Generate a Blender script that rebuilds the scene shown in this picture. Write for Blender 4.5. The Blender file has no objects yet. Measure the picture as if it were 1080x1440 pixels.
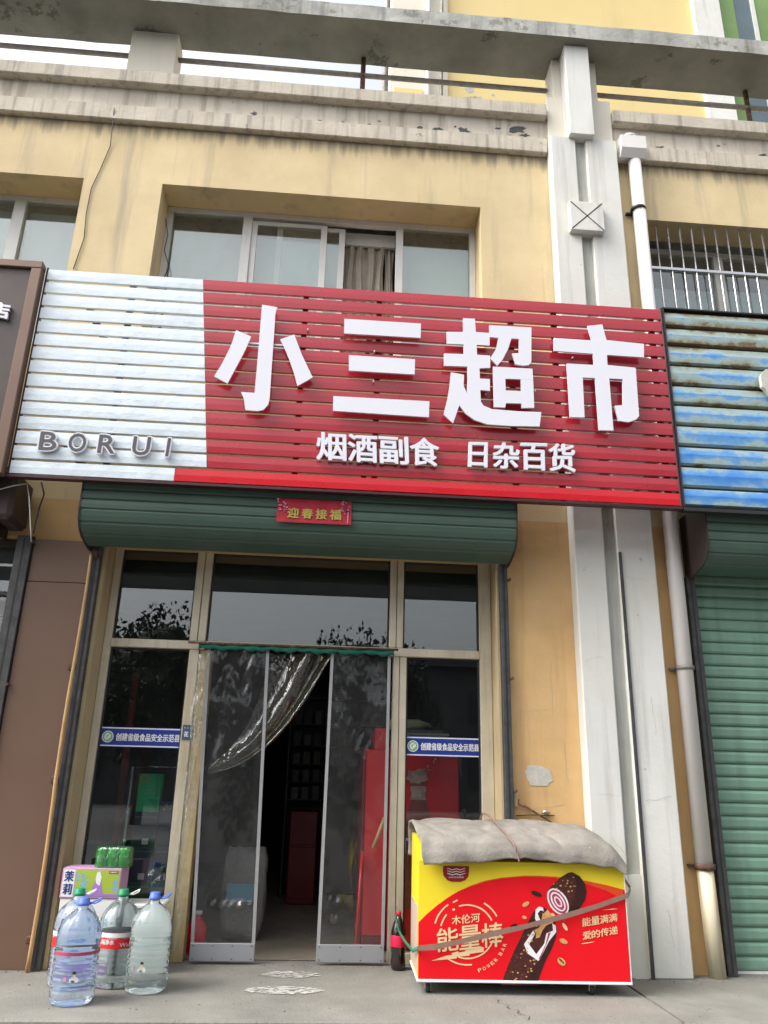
import bpy, bmesh, math, random
from math import radians as RAD, sin, cos, pi
from mathutils import Vector, Matrix, Euler, noise
from mathutils.geometry import tessellate_polygon
random.seed(7)
SC = bpy.context.scene
COL = SC.collection

# ------------------------------------------------------------------ camera, sky, sun, exposure
cam_data = bpy.data.cameras.new('camera')
cam = bpy.data.objects.new('camera', cam_data)
COL.objects.link(cam)
PITCH, YAW, ROLL = 0.333645, 0.069138, 0.0247853
fwd = Vector((sin(YAW)*cos(PITCH), cos(YAW)*cos(PITCH), sin(PITCH)))
r0 = Vector((cos(YAW), -sin(YAW), 0)); u0 = r0.cross(fwd)
rt = cos(ROLL)*r0 + sin(ROLL)*u0; up = -sin(ROLL)*r0 + cos(ROLL)*u0
cam.matrix_world = Matrix(((rt.x, up.x, -fwd.x, 0.0), (rt.y, up.y, -fwd.y, -5.6), (rt.z, up.z, -fwd.z, 1.1316), (0, 0, 0, 1)))
cam_data.sensor_fit = 'VERTICAL'; cam_data.sensor_height = 24.0
cam_data.lens = 1098.73/1440*24.0
cam_data.clip_start = 0.05; cam_data.clip_end = 2000
SC.camera = cam
SUN_EL, SUN_AZ = 50.0, 253.0      # azimuth: compass degrees, y = north
world = bpy.data.worlds.new('World'); SC.world = world; world.use_nodes = True
wn = world.node_tree; wn.nodes.clear()
sky = wn.nodes.new('ShaderNodeTexSky'); sky.sky_type = 'NISHITA'; sky.sun_disc = False
sky.sun_elevation = RAD(SUN_EL); sky.sun_rotation = RAD(SUN_AZ); sky.dust_density = 6.0; sky.air_density = 1.0; sky.ozone_density = 1.0
hsv = wn.nodes.new('ShaderNodeHueSaturation'); hsv.inputs['Saturation'].default_value = 0.28; hsv.inputs['Value'].default_value = 1.0
bg = wn.nodes.new('ShaderNodeBackground'); bg.inputs[1].default_value = 0.15
wo = wn.nodes.new('ShaderNodeOutputWorld')
wn.links.new(sky.outputs[0], hsv.inputs['Color']); wn.links.new(hsv.outputs[0], bg.inputs[0]); wn.links.new(bg.outputs[0], wo.inputs[0])
sd = bpy.data.lights.new('sun', 'SUN'); sd.energy = 0.6; sd.angle = RAD(30); sd.color = (1.0, .97, .92)
so = bpy.data.objects.new('sun', sd); COL.objects.link(so)
sdir = Vector((sin(RAD(SUN_AZ))*cos(RAD(SUN_EL)), cos(RAD(SUN_AZ))*cos(RAD(SUN_EL)), sin(RAD(SUN_EL))))
so.rotation_euler = (-sdir).to_track_quat('-Z', 'Y').to_euler(); so.location = (-4, -8, 14)
SC.view_settings.view_transform = 'Standard'; SC.view_settings.look = 'None'
SC.view_settings.exposure = 1.42; SC.view_settings.gamma = 1.0; SC.view_settings.use_curve_mapping = False
SC.render.engine = 'CYCLES'
SC.cycles.use_denoising = True; SC.cycles.max_bounces = 10; SC.cycles.transparent_max_bounces = 24
SC.cycles.transmission_bounces = 10; SC.cycles.glossy_bounces = 5; SC.cycles.diffuse_bounces = 5
SC.cycles.sample_clamp_indirect = 6.0; SC.cycles.caustics_reflective = False; SC.cycles.caustics_refractive = False

# ------------------------------------------------------------------ materials
def mat(name, col, rough=.7, metal=0.0, vary=.18, vscale=3.0, streak=None, spots=None, bump=0.0, bscale=40.0, spec=.5, coat=0.0, rnd=0.0, soft=None, drip=None):
    """streak=(colour, amount, frequency, threshold) runs down; spots=(colour, amount, frequency, threshold)"""
    m = bpy.data.materials.new(name); m.use_nodes = True
    nt = m.node_tree; N = nt.nodes; L = nt.links
    b = N['Principled BSDF']
    b.inputs['Roughness'].default_value = rough; b.inputs['Metallic'].default_value = metal
    b.inputs['Specular IOR Level'].default_value = spec; b.inputs['Coat Weight'].default_value = coat; b.inputs['Coat Roughness'].default_value = .08
    geo = N.new('ShaderNodeNewGeometry')
    def ns(scale, detail=6, zs=1.0, rough_=.6):
        mp = N.new('ShaderNodeMapping'); mp.inputs['Scale'].default_value = (1, 1, zs)
        L.new(geo.outputs['Position'], mp.inputs['Vector'])
        t = N.new('ShaderNodeTexNoise'); t.inputs['Scale'].default_value = scale; t.inputs['Detail'].default_value = detail
        t.inputs['Roughness'].default_value = rough_
        L.new(mp.outputs[0], t.inputs['Vector']); return t.outputs['Fac']
    def mr(src, a, b_, c, d):
        x = N.new('ShaderNodeMapRange'); x.inputs[1].default_value = a; x.inputs[2].default_value = b_
        x.inputs[3].default_value = c; x.inputs[4].default_value = d; L.new(src, x.inputs[0]); return x.outputs[0]
    def mix(f, a, b_):
        x = N.new('ShaderNodeMix'); x.data_type = 'RGBA'
        if isinstance(f, float): x.inputs[0].default_value = f
        else: L.new(f, x.inputs[0])
        for i, v in ((6, a), (7, b_)):
            if isinstance(v, (tuple, list)): x.inputs[i].default_value = (*v[:3], 1)
            else: L.new(v, x.inputs[i])
        return x.outputs[2]
    d = tuple(c*(1-vary) for c in col); li = tuple(min(1, c*(1+vary*.5)) for c in col)
    c = mix(mr(ns(vscale), .3, .7, 0, 1), d, li)
    if soft: c = mix(mr(ns(soft[2], 5), soft[3], soft[3]+.2, 0, soft[1]), c, soft[0])
    if streak: 
        f1 = mr(ns(streak[2], 5, .07), streak[3], streak[3]+.16, 0, streak[1])
        c = mix(f1, c, streak[0])
    if drip:   # run-off dirt hanging below an edge: (colour, z of the edge, length, frequency)
        sp_ = N.new('ShaderNodeSeparateXYZ'); L.new(geo.outputs['Position'], sp_.inputs[0])
        fz = mr(sp_.outputs[2], drip[1]-drip[2], drip[1], -.35, .62)
        ad = N.new('ShaderNodeMath'); ad.operation = 'ADD'; L.new(fz, ad.inputs[0]); L.new(ns(drip[3], 5, .03), ad.inputs[1])
        c = mix(mr(ad.outputs[0], .82, 1.12, 0, .85), c, drip[0])
    if spots: c = mix(mr(ns(spots[2], 8, 1.0, .7), spots[3], spots[3]+.03, 0, spots[1]), c, spots[0])
    if rnd:
        oi = N.new('ShaderNodeObjectInfo'); h = N.new('ShaderNodeHueSaturation')
        L.new(mr(oi.outputs['Random'], 0, 1, 1-rnd, 1+rnd), h.inputs['Value']); L.new(c, h.inputs['Color']); c = h.outputs[0]
    L.new(c, b.inputs['Base Color'])
    L.new(mr(ns(vscale*2.3), .3, .7, max(0, rough-.08), min(1, rough+.08)), b.inputs['Roughness'])
    if bump:
        bp = N.new('ShaderNodeBump'); bp.inputs['Strength'].default_value = bump; bp.inputs['Distance'].default_value = .01
        L.new(ns(bscale, 4), bp.inputs['Height']); L.new(bp.outputs[0], b.inputs['Normal'])
    return m
def glassy(name, tint=(.9, .93, .92), haze=0.0, hazecol=(.5, .5, .5), refl=.06, rough=.0, wav=0.0, wscale=6.0, cap=.9):
    m = bpy.data.materials.new(name); m.use_nodes = True
    nt = m.node_tree; N = nt.nodes; L = nt.links; N.clear()
    out = N.new('ShaderNodeOutputMaterial'); tr = N.new('ShaderNodeBsdfTransparent'); gl = N.new('ShaderNodeBsdfGlossy'); df = N.new('ShaderNodeBsdfDiffuse')
    tr.inputs[0].default_value = (*tint, 1); gl.inputs['Roughness'].default_value = rough; gl.inputs[0].default_value = (1, 1, 1, 1); df.inputs[0].default_value = (*hazecol, 1)
    lw = N.new('ShaderNodeLayerWeight'); lw.inputs[0].default_value = .5
    pw = N.new('ShaderNodeMath'); pw.operation = 'POWER'; pw.inputs[1].default_value = 5; L.new(lw.outputs['Facing'], pw.inputs[0])
    mu = N.new('ShaderNodeMath'); mu.operation = 'MULTIPLY_ADD'; mu.inputs[1].default_value = cap; mu.inputs[2].default_value = refl; L.new(pw.outputs[0], mu.inputs[0])
    geo = N.new('ShaderNodeNewGeometry')
    t = N.new('ShaderNodeTexNoise'); t.inputs['Scale'].default_value = wscale; t.inputs['Detail'].default_value = 3
    mp = N.new('ShaderNodeMapping'); mp.inputs['Scale'].default_value = (1, 1, .45); L.new(geo.outputs['Position'], mp.inputs[0]); L.new(mp.outputs[0], t.inputs['Vector'])
    hz = N.new('ShaderNodeMath'); hz.operation = 'MULTIPLY'; hz.inputs[1].default_value = haze*2; L.new(t.outputs['Fac'], hz.inputs[0])
    m1 = N.new('ShaderNodeMixShader'); L.new(hz.outputs[0], m1.inputs[0]); L.new(tr.outputs[0], m1.inputs[1]); L.new(df.outputs[0], m1.inputs[2])
    m2 = N.new('ShaderNodeMixShader'); L.new(mu.outputs[0], m2.inputs[0]); L.new(m1.outputs[0], m2.inputs[1]); L.new(gl.outputs[0], m2.inputs[2])
    if wav:
        bp = N.new('ShaderNodeBump'); bp.inputs['Strength'].default_value = wav; bp.inputs['Distance'].default_value = .05
        L.new(t.outputs['Fac'], bp.inputs['Height']); L.new(bp.outputs[0], gl.inputs['Normal'])
    L.new(m2.outputs[0], out.inputs[0]); return m
def clear(name, tint, rough=.03, ior=1.33):
    m = bpy.data.materials.new(name); m.use_nodes = True
    b = m.node_tree.nodes['Principled BSDF']; b.inputs['Base Color'].default_value = (*tint, 1)
    b.inputs['Transmission Weight'].default_value = .90; b.inputs['Coat Weight'].default_value = 1.0; b.inputs['Coat Roughness'].default_value = .03; b.inputs['Coat IOR'].default_value = 1.5; b.inputs['Roughness'].default_value = rough; b.inputs['IOR'].default_value = ior
    return m
GRIME = (.13, .12, .10)
M = dict(
 yellow = mat('yellow render', (.68, .54, .31), .85, vary=.14, vscale=1.6, streak=((.36, .31, .22), .7, 4.5, .535), spots=((.75, .6, .35), .35, 9, .68), bump=.25, bscale=30, soft=((.73, .60, .37), .5, .8, .48), drip=((.20, .17, .12), 6.6, .45, 11)),
 orange = mat('orange painted wall', (.67, .43, .19), .8, vary=.18, vscale=2, streak=((.46, .25, .10), .6, 6, .53), spots=((.38, .2, .08), .6, 14, .69), bump=.2, bscale=24, soft=((.74, .50, .25), .5, 1.6, .46)),
 reveal = mat('beige painted reveal', (.52, .41, .24), .8, vary=.15, streak=((.3, .22, .12), .5, 5, .5), bump=.15),
 stone = mat('weathered cream ledge', (.60, .54, .44), .9, vary=.16, vscale=4, streak=((.25, .225, .185), .65, 15, .5), spots=((.14, .13, .115), .7, 9, .64), bump=.5, bscale=35),
 band = mat('peeling cream band', (.64, .58, .48), .9, vary=.12, vscale=3, streak=((.30, .26, .2), .7, 12, .5), spots=((.14, .13, .12), .9, 3.3, .635), soft=((.42, .36, .28), .6, 1.3, .46), bump=.4, bscale=28),
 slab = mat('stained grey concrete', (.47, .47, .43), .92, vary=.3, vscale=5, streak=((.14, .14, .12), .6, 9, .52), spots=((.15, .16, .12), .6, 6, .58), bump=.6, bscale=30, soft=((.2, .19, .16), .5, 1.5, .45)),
 under = mat('dark blotched concrete underside', (.19, .185, .155), .95, vary=.35, vscale=2.0, spots=((.06, .06, .05), .7, 2.6, .6), bump=.6, bscale=25, soft=((.26, .25, .21), .6, 1.2, .5)),  # beam underside: darker base tone than the front face, random blotches over it
 pil = mat('white painted pilaster', (.70, .70, .66), .75, vary=.08, vscale=2, streak=((.42, .41, .36), .6, 7, .53), spots=((.25, .24, .21), .6, 10, .67), bump=.3, bscale=22, soft=((.62, .60, .51), .6, 1.1, .48)),
 groove = mat('grey pilaster groove', (.47, .48, .43), .85, vary=.15, streak=((.2, .2, .17), .5, 8, .5), bump=.3),
 brown = mat('brown metal cladding', (.175, .105, .072), .38, metal=.15, vary=.08, vscale=1.2, bump=.04, bscale=4),
 darkbrown = mat('dark brown metal', (.055, .04, .035), .5, metal=.2, vary=.2),
 steel = mat('grimy dark steel', (.09, .09, .09), .55, metal=.5, vary=.35, vscale=12, spots=((.2, .12, .07), .6, 20, .62), bump=.2),
 rust = mat('rusty iron', (.13, .075, .055), .85, metal=.2, vary=.4, vscale=25, spots=((.25, .12, .06), .8, 25, .55), bump=.4),
 galv = mat('grey painted rail', (.25, .23, .2), .6, metal=.3, vary=.3, vscale=14, spots=((.2, .1, .06), .7, 12, .6)),
 alu = mat('cream aluminium frame', (.60, .54, .41), .45, metal=.1, vary=.12, vscale=6, streak=((.36, .28, .15), .55, 11, .55), spots=((.2, .15, .1), .6, 24, .7)),
 alub = mat('yellowed inner frame', (.50, .39, .2), .6, vary=.2, vscale=10, streak=((.25, .17, .09), .6, 9, .5)),
 winframe = mat('white window frame', (.66, .66, .62), .45, vary=.08, vscale=5, streak=((.4, .38, .33), .5, 12, .58)),
 blind = mat('pale paper blind', (.66, .77, .71), .9, vary=.1, vscale=1.5, soft=((.3, .38, .4), .6, 1.1, .5)),
 blindb = mat('blue grey paper blind', (.45, .56, .57), .9, vary=.1, vscale=1.5),
 curtain = mat('beige curtain cloth', (.42, .38, .31), .95, vary=.15, vscale=8),
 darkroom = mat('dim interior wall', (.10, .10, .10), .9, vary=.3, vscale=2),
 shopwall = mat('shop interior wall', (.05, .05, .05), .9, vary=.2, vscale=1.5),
 floor = mat('worn shop floor', (.30, .265, .21), .35, vary=.2, vscale=3, bump=.05),
 ground = mat('worn concrete pavement', (.215, .208, .185), .8, vary=.28, vscale=2.2, spots=((.20, .19, .17), .5, 5.0, .6), bump=.6, bscale=60, soft=((.19, .185, .16), .7, 1.6, .47)),
 street = mat('street asphalt', (.10, .10, .10), .85, vary=.2, vscale=.8, spots=((.2, .2, .18), .4, 4, .62), bump=.4, bscale=50),
 whiteslat = mat('white coated sheet', (.70, .78, .83), .14, vary=.05, vscale=2, bump=1.0, bscale=6, coat=.8, rnd=.04),
 redslat = mat('red coated sheet', (.40, .020, .034), .30, vary=.10, vscale=1.2, bump=.25, bscale=4, coat=.4, rnd=.06),
 redbright = mat('bright red coated sheet', (.62, .006, .016), .3, vary=.04, vscale=2, bump=.1, bscale=5, coat=.3, rnd=.04),
 letter = mat('white acrylic letter', (.74, .74, .80), .45, vary=.02),
 letterside = mat('grey letter edge', (.62, .62, .66), .5, vary=.05),
 greyletter = mat('dark grey letter face', (.07, .07, .08), .5, vary=.05),
 signframe = mat('dark red sign frame', (.05, .012, .015), .4, vary=.1),
 black = mat('black', (.02, .02, .022), .5, vary=.1),
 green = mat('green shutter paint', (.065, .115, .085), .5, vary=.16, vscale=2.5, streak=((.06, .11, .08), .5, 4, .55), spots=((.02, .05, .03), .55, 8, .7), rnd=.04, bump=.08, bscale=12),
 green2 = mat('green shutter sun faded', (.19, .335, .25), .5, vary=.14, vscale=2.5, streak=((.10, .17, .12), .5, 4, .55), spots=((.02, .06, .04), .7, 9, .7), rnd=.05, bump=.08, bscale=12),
 greentape = mat('dark green header cloth', (.01, .13, .09), .8, vary=.2),
 pipe = mat('white plastic pipe', (.74, .71, .68), .4, vary=.05, vscale=2, streak=((.5, .42, .32), .35, 9, .6)),
 pipeold = mat('yellowed plastic pipe', (.66, .60, .44), .45, vary=.08, streak=((.36, .25, .12), .7, 14, .52)),
 bamboo = mat('bamboo', (.60, .38, .16), .55, vary=.2, vscale=9, streak=((.35, .18, .07), .5, 12, .5)),
 paper = mat('white paper', (.75, .76, .72), .8, vary=.05),
 gold = mat('gold print', (.42, .36, .06), .6, vary=.15, vscale=30),
 redpaper = mat('red festival paper', (.40, .01, .03), .7, vary=.1, vscale=20, spots=((.5, .22, .3), .5, 30, .64)),
 pinkprint = mat('pink print', (.6, .25, .35), .7),
 blueband = mat('blue film sticker', (.01, .035, .27), .4, vary=.03),
 skyprint = mat('light blue line', (.35, .5, .8), .5),
 whiteprint = mat('white print', (.8, .8, .8), .55, vary=.02),
 grnprint = mat('green print', (.25, .5, .18), .55),
 frred = mat('glossy red print', (.76, .004, .012), .5, vary=.03, spec=.3),
 frorange = mat('orange red print', (.75, .07, .012), .35, vary=.03),
 fryellow = mat('glossy yellow print', (.84, .66, .03), .5, vary=.03, spec=.3),
 cream = mat('cream print', (.80, .60, .33), .5, vary=.05),
 choc = mat('chocolate print', (.07, .014, .010), .4, vary=.5, vscale=40, spots=((.3, .1, .06), .8, 70, .6)),
 chocd = mat('dark chocolate print', (.035, .008, .006), .4, vary=.4, vscale=40),
 pinkc = mat('berry print', (.45, .05, .12), .4, vary=.3, vscale=50),
 nut = mat('peanut print', (.7, .38, .14), .5, vary=.3, vscale=40),
 badge = mat('dark red badge', (.30, .006, .012), .4),
 quilt = mat('grey felt cover', (.27, .248, .215), .95, vary=.25, vscale=9, spots=((.45, .43, .4), .4, 12, .64), bump=.45, bscale=70, soft=((.20, .18, .15), .6, 3, .48)),
 beige = mat('beige side panel', (.55, .42, .33), .6, vary=.15, vscale=5),
 rubber = mat('black rubber', (.03, .03, .03), .7),
 chrome = mat('bright metal', (.6, .6, .6), .25, metal=.9, vary=.1),
 strapb = mat('brown plastic strap', (.26, .16, .12), .6, vary=.15, vscale=20),
 strapg = mat('green plastic strap', (.03, .17, .09), .6, vary=.15),
 water = clear('blue tinted water bottle', (.72, .84, 1.0), .01, 1.11),
 waterg = clear('green tinted water bottle', (.80, .94, .95), .01, 1.11),
 capblue = mat('blue cap', (.10, .18, .62), .4), capgreen = mat('green cap', (.01, .27, .10), .4),
 labelred = mat('red bottle label', (.68, .02, .03), .5, vary=.05),
 cola = mat('dark cola', (.018, .009, .008), .12, vary=.2, coat=.6), 
 colared = mat('red cola label', (.6, .01, .06), .4),
 cangreen = mat('green can wrap', (.01, .33, .05), .2, vary=.25, vscale=24, coat=.6, spots=((.4, .65, .45), .7, 26, .64)),
 lilac = mat('lilac carton', (.55, .30, .50), .6, vary=.08),
 lime = mat('lime print', (.38, .50, .05), .6, vary=.1),
 violet = mat('violet print', (.42, .2, .6), .6, vary=.1),
 sky2 = mat('sky blue print', (.2, .45, .8), .6, vary=.2, vscale=60),
 navy = mat('navy print', (.02, .04, .2), .6),
 foam = mat('white foam box', (.74, .75, .70), .8, vary=.06),
 giftnavy = mat('navy gift box', (.04, .05, .09), .4, vary=.2, rnd=.2),
 giftgreen = mat('dark green gift box', (.03, .13, .08), .4, vary=.2, rnd=.2),
 bag = mat('emerald gift bag', (.02, .58, .26), .4, vary=.1), bagd = mat('deep emerald fold', (.012, .36, .16), .4),
 goldleaf = mat('gold leaf print', (.5, .45, .2), .5),
 coolred = mat('red cooler panel', (.75, .008, .02), .35, vary=.06, coat=.3), coolredd = mat('deep red cooler edge', (.2, .006, .01), .4),
 glassprint = mat('grey bottle print', (.50, .32, .29), .4, vary=.5, vscale=14, spots=((.75, .7, .66), .6, 16, .62)),
 brownbottle = mat('brown bottle print', (.30, .07, .06), .35, vary=.4, vscale=10),
 card = mat('folded cardboard', (.30, .27, .2), .8, vary=.2, vscale=6), cardb = mat('blue printed cardboard', (.06, .10, .17), .6, vary=.3, vscale=8),
 mattan = mat('rolled tan mat', (.33, .33, .2), .8, vary=.12),
 sack = mat('white woven sack', (.17, .17, .165), .7, vary=.15, vscale=14, bump=.4, bscale=50), sackblue = mat('blue sack print', (.12, .3, .42), .7),
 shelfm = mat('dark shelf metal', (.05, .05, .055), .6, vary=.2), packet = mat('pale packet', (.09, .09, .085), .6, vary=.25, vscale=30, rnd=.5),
 tape = mat('grey edge tape', (.33, .33, .34), .5, vary=.1, vscale=8),
 kick = mat('grey kick plate', (.36, .37, .40), .35, metal=.35, vary=.08, vscale=3),
 worn = mat('worn white marking', (.50, .50, .47), .8, vary=.25, vscale=20),
 patch = mat('grey cement patch', (.55, .53, .47), .85, vary=.15, vscale=18, bump=.4),
 pale = mat('pale cream rear wall', (.70, .66, .56), .85, vary=.05, vscale=1, streak=((.45, .42, .35), .4, 3, .6)),
 lemon = mat('pale yellow rear wall', (.70, .55, .25), .85, vary=.06, vscale=.8, streak=((.5, .4, .2), .3, 2, .6)),
 greenglass = mat('green window glass', (.17, .29, .08), .12, vary=.3, vscale=.8), blueglass = mat('grey blue window glass', (.10, .14, .16), .08, vary=.3, vscale=1),
 leaf = mat('tree foliage', (.018, .032, .014), .7, vary=.4, vscale=2), bark = mat('bark', (.08, .06, .045), .9, vary=.3),
 farwall = mat('grey street front', (.07, .07, .075), .9, vary=.12, vscale=.3), farglass = mat('dark far window', (.03, .035, .04), .2),
 gritm = mat('brown grit', (.16, .13, .10), .9, vary=.5, vscale=30),
 wire = mat('dark cable', (.03, .03, .03), .6), wirew = mat('pale cable', (.5, .48, .44), .6),
 glass = glassy('clear shop glass', (.80, .84, .83), .012, (.3, .3, .3), .085),
 glassup = glassy('upper window glass', (.86, .9, .88), .05, (.4, .42, .42), .12),
 pvc = glassy('clear vinyl curtain', (.74, .76, .77), .055, (.32, .32, .31), .055, .16, .7, 5, .7),
 pvcfold = glassy('folded vinyl', (.80, .80, .70), .07, (.5, .48, .34), .12, .10, .9, 9, .85),
 wrapgreen = glassy('green shrink wrap', (.25, .85, .3), .12, (.05, .5, .12), .14, .10, .7, 22, .8),
 pvcclear = glassy('thin clear film', (.9, .9, .85), .14, (.6, .58, .5), .12, .12, .8, 12, .8),
)
def blue_worn():
    m = bpy.data.materials.new('sun bleached blue paint'); m.use_nodes = True; nt = m.node_tree; N = nt.nodes; L = nt.links; b = N['Principled BSDF']
    geo = N.new('ShaderNodeNewGeometry'); tc = N.new('ShaderNodeTexCoord')
    def noi(sc, v, xs=1):
        mp = N.new('ShaderNodeMapping'); mp.inputs['Scale'].default_value = (xs, 1, 1); L.new(geo.outputs['Position'], mp.inputs[0])
        t = N.new('ShaderNodeTexNoise'); t.inputs['Scale'].default_value = sc; t.inputs['Detail'].default_value = 12; t.inputs['Roughness'].default_value = .68; L.new(mp.outputs[0], t.inputs['Vector']); return t.outputs['Fac']
    def ramp(f, pts):
        r = N.new('ShaderNodeValToRGB'); e = r.color_ramp.elements
        e[0].position, e[0].color = pts[0][0], (*pts[0][1], 1); e[1].position, e[1].color = pts[-1][0], (*pts[-1][1], 1)
        for p_, c_ in pts[1:-1]:
            q = e.new(p_); q.color = (*c_, 1)
        L.new(f, r.inputs[0]); return r.outputs[0]
    sep = N.new('ShaderNodeSeparateXYZ'); L.new(geo.outputs['Position'], sep.inputs[0])
    h = N.new('ShaderNodeMapRange'); h.inputs[1].default_value = 3.05; h.inputs[2].default_value = 4.7; h.inputs[3].default_value = .13; h.inputs[4].default_value = -.16; L.new(sep.outputs[2], h.inputs[0])
    # wear towards the two edges of each slat (object space z, slats are .12 tall)
    so_ = N.new('ShaderNodeSeparateXYZ'); L.new(tc.outputs['Generated'], so_.inputs[0])
    e1 = N.new('ShaderNodeMath'); e1.operation = 'SUBTRACT'; e1.inputs[1].default_value = .5; L.new(so_.outputs[2], e1.inputs[0])
    e2 = N.new('ShaderNodeMath'); e2.operation = 'ABSOLUTE'; L.new(e1.outputs[0], e2.inputs[0])
    e3 = N.new('ShaderNodeMath'); e3.operation = 'MULTIPLY_ADD'; e3.inputs[1].default_value = -.5; e3.inputs[2].default_value = .17; L.new(e2.outputs[0], e3.inputs[0])
    a = N.new('ShaderNodeMath'); a.operation = 'ADD'; L.new(noi(6, 0, .6), a.inputs[0]); L.new(h.outputs[0], a.inputs[1])
    a2 = N.new('ShaderNodeMath'); a2.operation = 'ADD'; L.new(a.outputs[0], a2.inputs[0]); L.new(e3.outputs[0], a2.inputs[1])
    c = ramp(a2.outputs[0], [(.34, (.16, .11, .06)), (.385, (.27, .29, .20)), (.45, (.30, .38, .35)), (.55, (.34, .46, .50)), (.585, (.20, .38, .58)), (.64, (.13, .33, .62)), (.80, (.05, .22, .62))])
    L.new(c, b.inputs['Base Color']); b.inputs['Roughness'].default_value = .45; return m
M['bluesign'] = blue_worn()

# ------------------------------------------------------------------ mesh helpers
ORG = {}
def BM(): return bmesh.new()
def box(bm, x0, x1, y0, y1, z0, z1, bev=0.0, mi=0):
    vs = [bm.verts.new(p) for p in ((x0,y0,z0),(x1,y0,z0),(x1,y1,z0),(x0,y1,z0),(x0,y0,z1),(x1,y0,z1),(x1,y1,z1),(x0,y1,z1))]
    fs = [bm.faces.new([vs[i] for i in q]) for q in ((0,1,5,4),(1,2,6,5),(2,3,7,6),(3,0,4,7),(4,5,6,7),(3,2,1,0))]
    for f in fs: f.material_index = mi
    if bev:
        es = list({e for f in fs for e in f.edges}); bmesh.ops.bevel(bm, geom=es, offset=bev, segments=1, affect='EDGES', material=-1)
    return bm
def bx(*a, bev=0.0):
    return box(BM(), *a, bev=bev)
def bxs(lst, bev=0.0):
    bm = BM()
    for a in lst: box(bm, *a, bev=bev)
    return bm
def prism(bm, poly, y0, y1, mi=0, side_mi=None):
    """outline in x,z; front face at y0, back at y1"""
    n = len(poly)
    ar = sum(poly[i][0]*poly[(i+1)%n][1]-poly[(i+1)%n][0]*poly[i][1] for i in range(n))
    if ar < 0: poly = poly[::-1]
    a = [bm.verts.new((x, y0, z)) for x, z in poly]; b = [bm.verts.new((x, y1, z)) for x, z in poly]
    for t in tessellate_polygon([[Vector((x, z, 0)) for x, z in poly]]):
        f = bm.faces.new([a[i] for i in t]); f.material_index = mi
        g = bm.faces.new([b[i] for i in t[::-1]]); g.material_index = mi
    for i in range(n):
        h = bm.faces.new((a[i], b[i], b[(i+1) % n], a[(i+1) % n])); h.material_index = mi if side_mi is None else side_mi
    return bm
def prismx(bm, poly, x0, x1):
    """outline in y,z swept along x"""
    n = len(poly)
    a = [bm.verts.new((x0, y, z)) for y, z in poly]; b = [bm.verts.new((x1, y, z)) for y, z in poly]
    fs = [bm.faces.new(a), bm.faces.new(b[::-1])]
    for i in range(n): fs.append(bm.faces.new((a[i], b[i], b[(i+1) % n], a[(i+1) % n])))
    bmesh.ops.recalc_face_normals(bm, faces=fs); return bm
def tube(bm, pts, r, n=10, cap=True, flat=1.0):
    pts = [Vector(p) for p in pts]; rings = []
    rr = r if isinstance(r, (list, tuple)) else [r]*len(pts)
    for i, p in enumerate(pts):
        t = (pts[min(i+1, len(pts)-1)]-pts[max(i-1, 0)]).normalized()
        ref = Vector((0, 0, 1)) if abs(t.z) < .9 else Vector((0, 1, 0))
        a = t.cross(ref).normalized(); b = t.cross(a)
        rings.append([bm.verts.new(p+(a*cos(2*pi*k/n)*flat+b*sin(2*pi*k/n))*rr[i]) for k in range(n)])
    for i in range(len(rings)-1):
        for k in range(n): 
            f = bm.faces.new((rings[i][k], rings[i][(k+1) % n], rings[i+1][(k+1) % n], rings[i+1][k])); f.smooth = True
    if cap: bm.faces.new(rings[0][::-1]); bm.faces.new(rings[-1])
    return bm
def lathe(bm, prof, cx, cy, cz, n=24, mod=None, closed=True):
    rings = []
    for r, z in prof:
        ring = []
        for k in range(n):
            a = 2*pi*k/n; q = r*(mod(a, z) if mod else 1)
            ring.append(bm.verts.new((cx+q*cos(a), cy+q*sin(a), cz+z)))
        rings.append(ring)
    for i in range(len(rings)-1):
        for k in range(n):
            f = bm.faces.new((rings[i][k], rings[i][(k+1) % n], rings[i+1][(k+1) % n], rings[i+1][k])); f.smooth = True
    if closed: bm.faces.new(rings[0][::-1]); bm.faces.new(rings[-1])
    return bm
def add(name, bm, mats, parent=None, smooth=False, label=None):
    me = bpy.data.meshes.new(name); o = bpy.data.objects.new(name, me)
    org = ORG.get(parent.name, Vector((0, 0, 0))) if parent else Vector((0, 0, 0))
    bmesh.ops.recalc_face_normals(bm, faces=bm.faces)
    if org.length: bmesh.ops.translate(bm, verts=bm.verts, vec=-org)
    bm.to_mesh(me); bm.free()
    for m in (mats if isinstance(mats, (list, tuple)) else [mats]): me.materials.append(M[m] if isinstance(m, str) else m)
    if smooth:
        for p in me.polygons: p.use_smooth = True
    COL.objects.link(o)
    if parent: o.parent = parent; ORG[o.name] = org
    if label: o['label'] = label
    return o
def thing(name, label, cat, loc=(0, 0, 0), group=None):
    o = bpy.data.objects.new(name, None); COL.objects.link(o); o.location = loc; o.empty_display_size = .1
    o['label'] = label; o['category'] = cat
    if group: o['group'] = group
    ORG[o.name] = Vector(loc); return o
def tag(o, label, cat, group=None):
    o['label'] = label; o['category'] = cat
    if group: o['group'] = group
    return o
def solo(name, bm, mats, label, cat, loc=(0, 0, 0), group=None, smooth=False):
    """a thing that is one mesh: its origin moves to loc"""
    o = add(name, bm, mats, None, smooth); o.data.transform(Matrix.Translation(-Vector(loc))); o.location = loc; ORG[o.name] = Vector(loc)
    return tag(o, label, cat, group)
def struct(name, bm, mats, smooth=False):
    o = add(name, bm, mats, None, smooth); o['kind'] = 'structure'; return o
def inst(o, d, name=None, parent=None):
    c = o.copy(); COL.objects.link(c); c.location = o.location+Vector(d)
    if parent: c.parent = parent
    return c
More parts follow.
